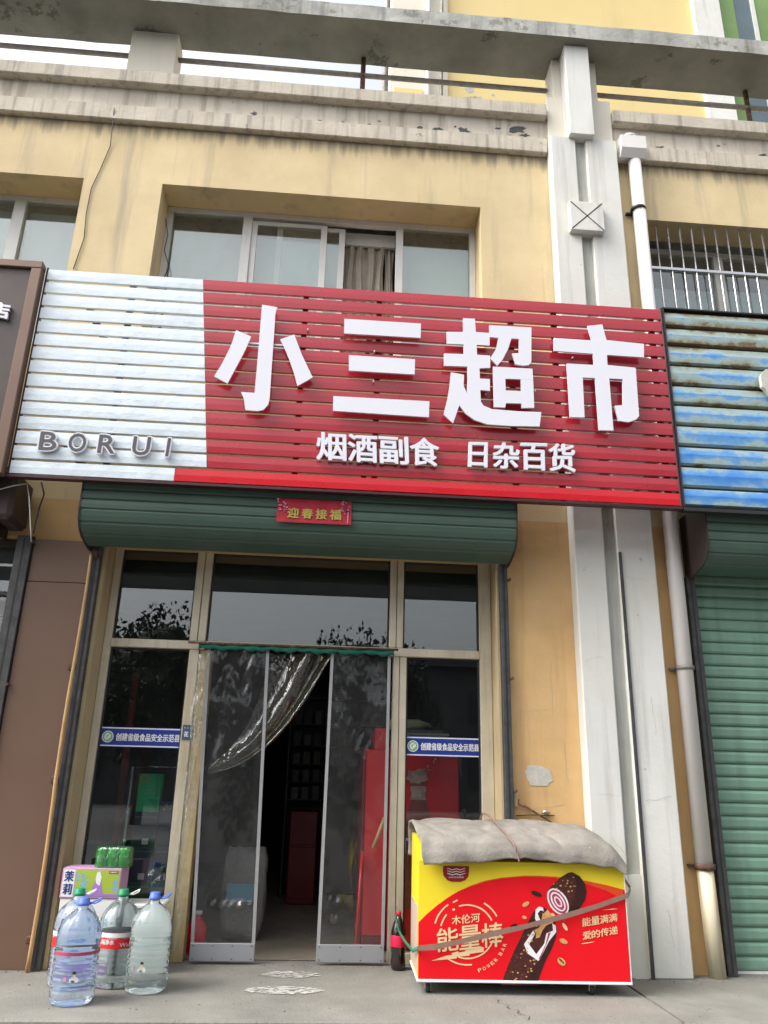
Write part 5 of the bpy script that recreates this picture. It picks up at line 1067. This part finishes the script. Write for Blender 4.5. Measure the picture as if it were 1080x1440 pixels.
for q_ in [[(1.288,0.282),(1.284,0.278),(1.277,0.278),(1.274,0.282),(1.278,0.286),(1.284,0.286)],
 [(1.318,0.359),(1.315,0.356),(1.310,0.356),(1.308,0.359),(1.310,0.362),(1.315,0.362)],
 [(1.350,0.402),(1.349,0.400),(1.345,0.400),(1.343,0.402),(1.345,0.404),(1.349,0.404)],
 [(1.238,0.233),(1.235,0.230),(1.230,0.230),(1.228,0.233),(1.230,0.237),(1.236,0.237)],
 [(1.160,0.073),(1.157,0.069),(1.150,0.069),(1.147,0.072),(1.150,0.076),(1.157,0.076)],
 [(1.298,0.337),(1.296,0.335),(1.292,0.335),(1.290,0.337),(1.292,0.339),(1.296,0.339)],
 [(1.269,0.313),(1.265,0.309),(1.259,0.308),(1.255,0.312),(1.259,0.316),(1.265,0.316)],
 [(1.199,0.118),(1.196,0.114),(1.190,0.114),(1.186,0.118),(1.190,0.122),(1.196,0.122)],
 [(1.297,0.166),(1.294,0.163),(1.289,0.163),(1.286,0.166),(1.289,0.170),(1.295,0.170)],
 [(1.280,0.128),(1.276,0.124),(1.269,0.124),(1.266,0.128),(1.269,0.132),(1.276,0.132)],
 [(1.331,0.405),(1.329,0.403),(1.325,0.403),(1.323,0.405),(1.325,0.407),(1.329,0.407)],
 [(1.169,0.121),(1.166,0.118),(1.161,0.118),(1.158,0.121),(1.161,0.124),(1.167,0.124)],
 [(1.209,0.067),(1.206,0.064),(1.202,0.064),(1.200,0.067),(1.202,0.069),(1.207,0.069)],
 [(1.321,0.378),(1.318,0.375),(1.313,0.375),(1.311,0.378),(1.313,0.381),(1.318,0.381)],
 [(1.280,0.306),(1.279,0.304),(1.276,0.304),(1.274,0.306),(1.276,0.308),(1.279,0.308)],
 [(1.319,0.363),(1.315,0.360),(1.309,0.359),(1.306,0.363),(1.309,0.367),(1.316,0.367)],
 [(1.226,0.216),(1.224,0.214),(1.221,0.214),(1.219,0.216),(1.221,0.218),(1.224,0.218)],
 [(1.276,0.139),(1.273,0.136),(1.267,0.136),(1.264,0.139),(1.268,0.143),(1.274,0.143)],
 [(1.358,0.420),(1.355,0.417),(1.351,0.417),(1.349,0.420),(1.351,0.423),(1.356,0.423)],
 [(1.268,0.273),(1.265,0.269),(1.259,0.269),(1.256,0.273),(1.259,0.276),(1.265,0.276)],
 [(1.330,0.381),(1.326,0.377),(1.319,0.377),(1.316,0.381),(1.320,0.385),(1.327,0.385)],
 [(1.190,0.089),(1.186,0.085),(1.180,0.085),(1.176,0.088),(1.180,0.092),(1.187,0.092)],
 [(1.302,0.185),(1.299,0.183),(1.295,0.182),(1.293,0.185),(1.295,0.188),(1.300,0.188)],
 [(1.216,0.195),(1.214,0.192),(1.211,0.192),(1.209,0.194),(1.211,0.197),(1.214,0.197)],
 [(1.307,0.334),(1.305,0.332),(1.302,0.332),(1.300,0.334),(1.302,0.336),(1.305,0.336)],
 [(1.358,0.440),(1.356,0.437),(1.352,0.437),(1.350,0.440),(1.352,0.442),(1.356,0.442)],
 [(1.283,0.285),(1.280,0.282),(1.275,0.282),(1.273,0.285),(1.276,0.288),(1.280,0.288)],
 [(1.247,0.099),(1.245,0.096),(1.240,0.096),(1.237,0.099),(1.240,0.102),(1.245,0.102)],
 [(1.316,0.368),(1.312,0.364),(1.305,0.364),(1.302,0.368),(1.306,0.372),(1.313,0.372)],
 [(1.290,0.313),(1.287,0.310),(1.282,0.310),(1.280,0.313),(1.283,0.316),(1.287,0.316)],
 [(1.257,0.123),(1.254,0.120),(1.249,0.120),(1.247,0.123),(1.250,0.126),(1.254,0.126)],
 [(1.370,0.421),(1.367,0.418),(1.362,0.418),(1.360,0.421),(1.362,0.424),(1.367,0.424)],
 [(1.257,0.243),(1.254,0.241),(1.250,0.241),(1.248,0.243),(1.250,0.246),(1.255,0.246)],
 [(1.223,0.215),(1.219,0.211),(1.212,0.211),(1.209,0.215),(1.213,0.219),(1.220,0.219)],
 [(1.355,0.425),(1.353,0.423),(1.348,0.423),(1.346,0.425),(1.348,0.428),(1.353,0.428)],
 [(1.181,0.081),(1.178,0.077),(1.171,0.077),(1.168,0.081),(1.172,0.085),(1.178,0.085)],
 [(1.292,0.184),(1.289,0.180),(1.283,0.180),(1.281,0.184),(1.284,0.187),(1.289,0.187)],
 [(1.297,0.316),(1.294,0.312),(1.288,0.312),(1.285,0.316),(1.288,0.319),(1.294,0.319)],
 [(1.243,0.153),(1.240,0.150),(1.235,0.150),(1.232,0.153),(1.235,0.157),(1.241,0.157)],
 [(1.296,0.164),(1.293,0.160),(1.288,0.160),(1.285,0.163),(1.288,0.167),(1.293,0.167)],
 [(1.197,0.073),(1.194,0.070),(1.188,0.070),(1.185,0.073),(1.188,0.077),(1.194,0.077)],
 [(1.256,0.227),(1.253,0.223),(1.246,0.223),(1.243,0.227),(1.247,0.231),(1.253,0.231)],
 [(1.275,0.180),(1.271,0.176),(1.265,0.176),(1.262,0.180),(1.265,0.184),(1.272,0.184)],
 [(1.518,0.547),(1.514,0.543),(1.507,0.543),(1.504,0.547),(1.508,0.552),(1.515,0.552)],
 [(1.537,0.551),(1.534,0.547),(1.529,0.547),(1.526,0.551),(1.529,0.554),(1.534,0.554)],
 [(1.447,0.562),(1.444,0.558),(1.439,0.558),(1.436,0.562),(1.439,0.565),(1.445,0.565)],
 [(1.531,0.574),(1.527,0.570),(1.521,0.570),(1.518,0.574),(1.522,0.578),(1.528,0.578)],
 [(1.515,0.607),(1.512,0.603),(1.506,0.603),(1.503,0.607),(1.506,0.610),(1.512,0.610)],
 [(1.456,0.619),(1.454,0.617),(1.450,0.617),(1.448,0.619),(1.450,0.621),(1.454,0.621)],
 [(1.429,0.586),(1.427,0.583),(1.422,0.583),(1.420,0.586),(1.422,0.589),(1.427,0.589)],
 [(1.550,0.625),(1.547,0.622),(1.542,0.621),(1.540,0.624),(1.543,0.627),(1.547,0.628)],
 [(1.537,0.595),(1.535,0.593),(1.532,0.593),(1.530,0.595),(1.532,0.597),(1.535,0.597)],
 [(1.472,0.578),(1.469,0.573),(1.462,0.573),(1.458,0.577),(1.462,0.582),(1.469,0.582)],
 [(1.511,0.595),(1.509,0.593),(1.506,0.592),(1.504,0.595),(1.506,0.597),(1.510,0.597)],
 [(1.556,0.577),(1.553,0.574),(1.548,0.574),(1.546,0.577),(1.549,0.579),(1.553,0.580)],
 [(1.500,0.575),(1.498,0.573),(1.494,0.573),(1.492,0.575),(1.494,0.578),(1.498,0.578)],
 [(1.484,0.606),(1.481,0.603),(1.477,0.603),(1.475,0.606),(1.477,0.608),(1.482,0.608)],
 [(1.548,0.578),(1.546,0.575),(1.541,0.575),(1.539,0.577),(1.542,0.580),(1.546,0.580)],
 [(1.466,0.546),(1.463,0.543),(1.458,0.543),(1.456,0.546),(1.459,0.549),(1.464,0.549)],
 [(1.509,0.589),(1.506,0.586),(1.502,0.586),(1.500,0.589),(1.502,0.592),(1.507,0.592)]]: quads(bm, q_, FYF-.0041)
add('nut_print', bm, 'nut', FZ)
def castor(x, y):
    c = add('castor', tube(BM(), [(x-.012, y, .029), (x+.012, y, .029)], .029, 18), 'rubber', FZ)
    add('fork', bxs([(x-.018, x-.013, y-.014, y+.014, .018, .056), (x+.013, x+.018, y-.014, y+.014, .018, .056), (x-.022, x+.022, y-.02, y+.02, .050, .058)], .002), 'chrome', FZ)
for x in (.68, 1.635):
    for y in (-.50, -.13): castor(x, y)
FZ.rotation_euler.z = RAD(-1.6)

# felt quilt over the freezer
bm = BM(); NX, NV = 90, 34
prof = [(-.035, .70), (-.03, .80), (-.035, .875), (-.08, .900), (-.20, .895), (-.36, .870), (-.50, .835), (-.582, .795), (-.606, .745), (-.610, .69)]
def pat(v):
    s_ = v*(len(prof)-1); i = min(int(s_), len(prof)-2); f = s_-i; f = f*f*(3-2*f)*.4+f*.6
    return prof[i][0]*(1-f)+prof[i+1][0]*f, prof[i][1]*(1-f)+prof[i+1][1]*f
g = []
for j in range(NV+1):
    v = j/NV; row = []
    for i in range(NX+1):
        u = i/NX; y, z = pat(v)
        x = .598+1.262*u+.014*noise.noise((v*5, 0, 3))+(.035*max(0, v-.6)/.4 if u < .05 else 0)*(1-u*20)
        fr = max(0, (v-.72)/.28)
        z += fr*(.034*sin(u*pi)**2 + .022*noise.noise((u*5, 1.3, 0)) + (-.015 if u < .12 else 0))
        z += .018*noise.noise((x*4, y*5, 2))+.010*noise.noise((x*11, y*11, 5))-.020*max(0, .16-abs(noise.noise((x*3.2+y*3, y*2-x*1.5, 8))))*4+.004*sin(x*55+6*noise.noise((x*3, y*3, 1)))*max(0, noise.noise((x*2.5, y*3, 11)))*2
        if u > .84:
            k = (u-.84)/.16; z -= .125*k*k*(1-fr*.85); z += 0
        y += .014*noise.noise((x*6, z*8, 7))-(.022*fr*noise.noise((x*7, 3, 1)))
        row.append(bm.verts.new((x, y, z)))
    g.append(row)
for j in range(NV):
    for i in range(NX): bm.faces.new((g[j][i], g[j][i+1], g[j+1][i+1], g[j+1][i])).smooth = True
QL = thing('felt_cover', 'thick grey felt quilt laid over the top of the freezer', 'cover', (1.25, -.3, .70))
qo = add('quilt', bm, 'quilt', QL, smooth=True)
sm = qo.modifiers.new('thick', 'SOLIDIFY'); sm.thickness = .020; sm.offset = 1.0
ssf = qo.modifiers.new('soft', 'SUBSURF'); ssf.levels = 1; ssf.render_levels = 1
bm = BM(); pts = []
for j in range(6, NV+1):
    v = j/NV; y, z = pat(v); x = 1.075+.14*(v-.2)+.01*sin(v*9)
    k_ = min(1, max(0, (v-.45)/.3)); pts.append((x, y-.05*k_, z+.052*(1-k_*.75)+.004))
add('cord', tube(bm, pts, .006, 6), 'strapb', QL)

# plastic strap from the mullion round the freezer front
sp = [(0.595,0.242),(0.702,0.250),(0.858,0.281),(1.066,0.327),(1.235,0.362),(1.491,0.425),(1.664,0.472),(1.858,0.535)]
bm = BM(); last = None
path = [(x, -.592-.0*i, z) for i, (x, z) in enumerate(sp)]+[(1.93, -.45, sp[-1][1]+.02), (2.0, -.145, sp[-1][1]+.05)]
path[0] = (.606, -.585, path[0][2])
for i, (x, y, z) in enumerate(path):
    tt = .015*(1 if i % 2 else .88); vs = [bm.verts.new((x, y, z+tt)), bm.verts.new((x, y, z-tt)), bm.verts.new((x+.001, y+.002, z-tt)), bm.verts.new((x+.001, y+.002, z+tt))]
    if last:
        for k in range(4): bm.faces.new((last[k], last[(k+1) % 4], vs[(k+1) % 4], vs[k]))
    last = vs
bm.faces.new(last)
ST = thing('strap', 'long flat strap tied from the mullion across the freezer front', 'strap', (1.2, -.59, .3))
add('brown_length', bm, 'strapb', ST, label='brown length across the red print')
gp = [(.548, .205, .345), (.535, .10, .30), (.54, -.10, .25), (.56, -.30, .225), (.585, -.48, .21), (.604, -.583, path[0][2])]
add('green_length', tube(BM(), gp, .011, 8, flat=.35), 'strapg', ST, label='green length tied to the mullion')

# ------------------------------------------------------------------ cola bottle by the mullion
CB = thing('cola_bottle', 'dark cola bottle with red label standing between the mullion and freezer', 'bottle', (.600, .09, 0))
add('bottle', lathe(BM(), [(.036, 0), (.046, .012), (.049, .05), (.045, .09), (.049, .13), (.049, .19), (.047, .225), (.036, .265), (.018, .30), (.0145, .315)], .555, .075, 0, 20), 'cola', CB)
add('label_band', lathe(BM(), [(.0500, .135), (.0505, .137), (.0505, .200), (.0500, .202)], .555, .075, 0, 20), 'colared', CB)
add('cap', lathe(BM(), [(.0165, .312), (.0165, .334), (.012, .338)], .555, .075, 0, 14), 'colared', CB)

# ------------------------------------------------------------------ big water bottles
def water_bottle(bodym, capm, label, kind, body_full=True):
    t = thing('water_bottle', label, 'water bottle', (0, 0, 0), 'large water bottles outside the left pane')
    r = .115
    prof = [(.02, .012), (.06, .004), (.095, .0), (r-.008, .012), (r-.002, .03)]
    z = .05
    while z < .285:
        prof += [(r, z), (r, z+.014), (r-.005, z+.020)]; z += .030
    prof += [(r, .292), (r, .318), (r-.004, .346), (r-.013, .374), (r-.029, .401), (r-.052, .424), (.036, .444), (.028, .455), (.028, .470)]
    def md(a, z_):
        if .30 < z_ < .43: return 1+.032*sin(a*14)*sin((z_-.30)/.13*pi)
        if z_ < .03: return 1+.05*sin(a*9)*(z_ > .001)
        return 1+.006*sin(a*6)
    add('bottle', lathe(BM(), prof, 0, 0, 0, 52, md), bodym, t)
    add('cap', lathe(BM(), [(.031, .462), (.033, .464), (.033, .478), (.030, .481), (.029, .497), (.025, .502)], 0, 0, 0, 20), capm, t)
    hp_ = [(.028, 0, .470), (.06, -.01, .472), (.085, -.015, .485), (.092, 0, .496), (.08, .012, .490), (.05, .012, .476), (.028, .005, .470)]
    add('handle', tube(BM(), hp_, .0045, 6), capm if capm == 'capblue' else 'paper', t)
    if kind == 'label':
        def arcband(z0, z1, m_, nm):
            bm = BM(); a0, a1 = (0, 2*pi) if body_full else (-pi*1.15, -pi*.62); last = None
            for i in range(41):
                a = a0+(a1-a0)*i/40; q = (r+.0012)
                w0 = z0 if m_ == 'labelred' else z0-.012*abs(sin(a*4)); 
                vs = [bm.verts.new((q*cos(a), q*sin(a), w0)), bm.verts.new((q*cos(a), q*sin(a), z1))]
                if last: bm.faces.new((last[0], vs[0], vs[1], last[1])).smooth = True
                last = vs
            add(nm, bm, m_, t)
        arcband(.205, .262, 'labelred', 'label_band'); arcband(.2625, .285, 'whiteprint', 'label_edge')
        if not body_full: return t
        bm = BM()
        text(bm, '纯净水', rect(-.11, -.03, .226, .252), 0, .03); text(bm, 'Water', rect(.0, .10, .215, .235), 0, .02)
        for v in bm.verts:
            a = -pi/2+v.co.x/r; z_ = v.co.z; v.co = Vector(((r+.0022)*cos(a), (r+.0022)*sin(a), z_))
        add('lettering', bm, 'whiteprint', t)
    else:
        def wrap(polys, m_, off):
            bm = BM()
            for pl in polys: quads(bm, pl, 0)
            for v in bm.verts:
                a = -pi/2+v.co.x/r; z_ = v.co.z; v.co = Vector(((r+off)*cos(a), (r+off)*sin(a), z_))
            add('portrait_print', bm, m_, t)
        wrap([[(-.020, .115), (.022, .115), (.024, .130), (.012, .142), (-.010, .142), (-.022, .130)]], 'whiteprint', .0016)
        wrap([[(-.006, .142), (.006, .142), (.008, .152), (-.008, .152)]], 'cream', .0018)
        wrap([[(.010*cos(k*pi/5), .156+.010*sin(k*pi/5)) for k in range(10)]], 'black', .0017)
        wrap([[(-.050, .120), (-.036, .120), (-.036, .136), (-.043, .143), (-.050, .136)]], 'pinkprint', .0016)
        add('red_ring', lathe(BM(), [(r+.0008, .236), (r+.0008, .252)], 0, 0, 0, 40, closed=False), 'pinkc' if bodym == 'water' else bodym, t)
    return t
WBs = [(-1.256, -.75, 'water', 'capblue', 'large blue tinted water bottle with blue cap, standing in front of the others', 'portrait', .25),
       (-.922, -.50, 'waterg', 'capblue', 'large clear water bottle with blue cap nearest the doorway', 'portrait', -.1),
       (-1.128, -.385, 'waterg', 'capgreen', 'large water bottle with green cap and red label, between the two blue capped ones', 'label', .3),
       (-1.383, -.38, 'water', 'capgreen', 'large water bottle with green cap behind the front blue bottle', 'label', 0)]
for x, y, bmn, cm, lb, kd, rz in WBs:
    t = water_bottle(bmn, cm, lb, kd, x > -1.3); t.location = (x, y, 0); t.rotation_euler.z = rz
# ------------------------------------------------------------------ drink cartons and can pack
def carton(x0, x1, y0, y1, z0, z1, label, base='lilac', full=True):
    t = thing('drink_carton', label, 'drink carton', ((x0+x1)/2, (y0+y1)/2, z0), 'stacked jasmine drink cartons')
    add('box', bxs([(x0, x1, y0, y1, z0, z1)], .003), base, t)
    w = x1-x0; h = z1-z0; y = y0-.0008
    bm = BM(); quads(bm, rect(x0+.008, x0+w*.22, z0+.008, z1-.008), y); add('print', bm, 'whiteprint', t)
    bm = BM(); quads(bm, rect(x0+w*.235, x1-.008, z0+.012, z1-.010), y-.0004); add('print', bm, 'lime' if full else 'whiteprint', t)
    bm = BM()
    text(bm, '茉', rect(x0+.016, x0+w*.20, z0+h*.54, z1-h*.1), y-.0010, .03); text(bm, '莉', rect(x0+.016, x0+w*.20, z0+h*.12, z0+h*.48), y-.0010, .03); add('lettering', bm, 'navy', t)
    bm = BM(); rp = random.Random(int(z0*100))
    for k in range(26):
        cx = x0+w*.24+rp.random()*w*.2; cz = z0+.03+rp.random()*(h-.06)
        if k > 18: cx = x1-w*.12+rp.random()*w*.08
        r = rp.uniform(.005, .012)
        for q in range(5):
            a = q*2*pi/5+k; quads(bm, [(cx, cz), (cx+r*cos(a-.4), cz+r*sin(a-.4)), (cx+r*1.3*cos(a), cz+r*1.3*sin(a)), (cx+r*cos(a+.4), cz+r*sin(a+.4))], y-.0008-.00001*k)
    add('flower_print', bm, 'sky2', t)
    bm = BM(); quads(bm, rect(x0+w*.25, x1-.01, z0+.013, z0+h*.16), y-.0011); add('print', bm, 'violet', t)
    if full:
        cx = x0+w*.62
        bm = BM(); quads(bm, [(cx-.035, z0+h*.16), (cx+.035, z0+h*.16), (cx+.022, z0+h*.5), (cx+.006, z0+h*.68), (cx-.012, z0+h*.66), (cx-.026, z0+h*.42)], y-.0014); add('figure_print', bm, 'violet', t)
        bm = BM(); quads(bm, [(cx-.010, z0+h*.5), (cx+.012, z0+h*.42), (cx+.020, z0+h*.7), (cx+.006, z0+h*.9), (cx-.012, z0+h*.86), (cx-.016, z0+h*.66)], y-.0018); add('figure_print', bm, 'whiteprint', t)
        bm = BM(); quads(bm, rect(x1-.075, x1-.018, z1-.030, z1-.014), y-.0014); add('print', bm, 'badge', t)
        bm = BM(); text(bm, '无糖茶饮', rect(x1-.070, x1-.023, z1-.027, z1-.017), y-.0018, .02); add('lettering', bm, 'whiteprint', t)
    bm = BM()
    for dx, s_ in ((.03, '≡'), (.09, '=')):
        pass
    return t
carton(-1.562, -1.205, -.16, .05, .418, .588, 'lilac jasmine tea carton with lime print, upper of the stack')
carton(-1.555, -1.195, -.155, .06, 0, .416, 'white lower carton with blue flower print under the lilac carton', 'foam', False)
solo('foam_box', bxs([(-1.185, -.95, -.12, .12, 0, .36), (-1.195, -.94, -.13, .13, .36, .385)], .006), 'foam', 'white foam box with lid behind the bottles, right of the cartons', 'foam box', (-1.07, 0, 0))
CP = thing('can_pack', 'pack of green drink cans shrink wrapped on top of the lilac carton', 'can pack', (-1.275, -.06, .588))
for ix in range(3):
    for iy in range(2):
        cx = -1.345+ix*.067; cy = -.11+iy*.067
        add('can', lathe(BM(), [(.024, 0), (.032, .008), (.0325, .100), (.026, .113), (.025, .118)], cx, cy, .5885, 18), 'cangreen', CP)
bm = BM(); n = 16
out = [(-1.379, -.144), (-1.177, -.144), (-1.177, -.009), (-1.379, -.009)]
rings = []
for z, e in ((.590, .0), (.600, .0015), (.690, .0015), (.706, -.004), (.7085, -.02)):
    ring = []
    for k in range(4):
        a, b_ = out[k], out[(k+1) % 4]
        for q in range(9):
            u = q/9; x = a[0]+(b_[0]-a[0])*u; y = a[1]+(b_[1]-a[1])*u; cx, cy = -1.278, -.0765
            d = Vector((x-cx, y-cy)); d2 = d*(1+e*8)-Vector((d.x*.10, d.y*.10))*(1 if q == 0 else 0); w_ = .0035*abs(sin(u*pi*(3 if k % 2 == 0 else 2)))
            n2 = Vector(((0, -1), (1, 0), (0, 1), (-1, 0))[k]); ring.append(bm.verts.new((cx+d2.x+n2.x*w_, cy+d2.y+n2.y*w_, z)))
    rings.append(ring)
for i in range(len(rings)-1):
    for k in range(36): bm.faces.new((rings[i][k], rings[i][(k+1) % 36], rings[i+1][(k+1) % 36], rings[i+1][k])).smooth = True
bm.faces.new(rings[-1])
add('shrink_wrap', bm, 'wrapgreen', CP)

# ------------------------------------------------------------------ across the street (seen mirrored in the panes)
OB = thing('street_building', 'long grey low building across the street, mirrored in the shop panes', 'building', (0, -42, -.36))
add('wall', bxs([(-45, 45, -48, -42, -.36, 8.2), (-45, 45, -41.9, -41.2, 7.9, 8.3)]), 'farwall', OB)
w0 = None
for i in range(22):
    for z in (1.0, 4.6):
        x = -42+i*3.9
        if w0 is None: w0 = add('window', bxs([(x, x+2.2, -41.98, -41.9, z, z+1.9)]), 'farglass', OB); wx, wz = x, z
        else: inst(w0, (x-wx, 0, z-wz), parent=OB)
CN = thing('sky_blocker', 'added dark canopy on posts across the road, mirrored in the top panes', 'sky blocker', (0, -16, -.36))  # added to block the sky mirrored in the top panes; slots leave dashes
for z0, z1 in ((6.20, 6.58), (6.68, 7.06), (7.17, 9.6)): add('blocker_panel', bx(-26, 26, -16.1, -16.0, z0, z1), 'darkroom', CN)
rp = random.Random(12)
for z0 in (6.58, 7.06):
    x = -10
    while x < 10:
        w = rp.uniform(.1, .9); add('filler', bx(x, x+w, -16.09, -16.02, z0, z0+.12), 'darkroom', CN); x += w+rp.uniform(.3, 2.4)
for x in (-24, -14, 14, 24): add('post', bx(x, x+.14, -16.35, -16.12, -.36, 9.0), 'darkroom', CN)

def tree(x, y, h, seed, label):
    rnd = random.Random(seed); t = thing('street_tree', label, 'tree', (x, y, -.36), 'street trees across the road')
    add('trunk', tube(BM(), [(x, y, -.36), (x+.1, y, h*.3), (x+.05, y+.1, h*.62)], [.2, .15, .07], 8), 'bark', t)
    bm = BM()
    for _ in range(9000):
        c = Vector((rnd.gauss(0, 1), rnd.gauss(0, 1), rnd.gauss(0, 1))).normalized()*rnd.random()**.42
        lump = 1+.38*noise.noise(c*2.2+Vector((seed, 0, 0))); p = Vector((x, y, h*.60))+Vector((c.x*h*.42*lump, c.y*h*.34*lump, c.z*h*.38*lump))
        s_ = rnd.uniform(.07, .14); e = Euler((rnd.random()*6, rnd.random()*6, rnd.random()*6)).to_matrix()
        bm.faces.new([bm.verts.new(p+e@Vector(q)*s_) for q in ((-1, 0, 0), (0, -.5, .1), (1, 0, 0), (0, .5, .1))])
    g_ = bmesh.ops.create_icosphere(bm, subdivisions=3, radius=1)['verts']
    for v in g_:
        c = v.co.normalized(); k_ = .74*(1+.38*noise.noise(c*2.2+Vector((seed, 0, 0)))+.12*noise.noise(c*7)); v.co = Vector((x+c.x*h*.42*k_, y+c.y*h*.34*k_, h*.60+c.z*h*.38*k_))
    add('crown', bm, 'leaf', t)
tree(-6.0, -22, 6.8, 1, 'leafy street tree across the road, mirrored in the left pane')
tree(1.5, -24, 6.6, 2, 'leafy street tree across the road, mirrored in the middle pane')
tree(9.5, -25, 6.9, 3, 'leafy street tree across the road, mirrored in the right pane')
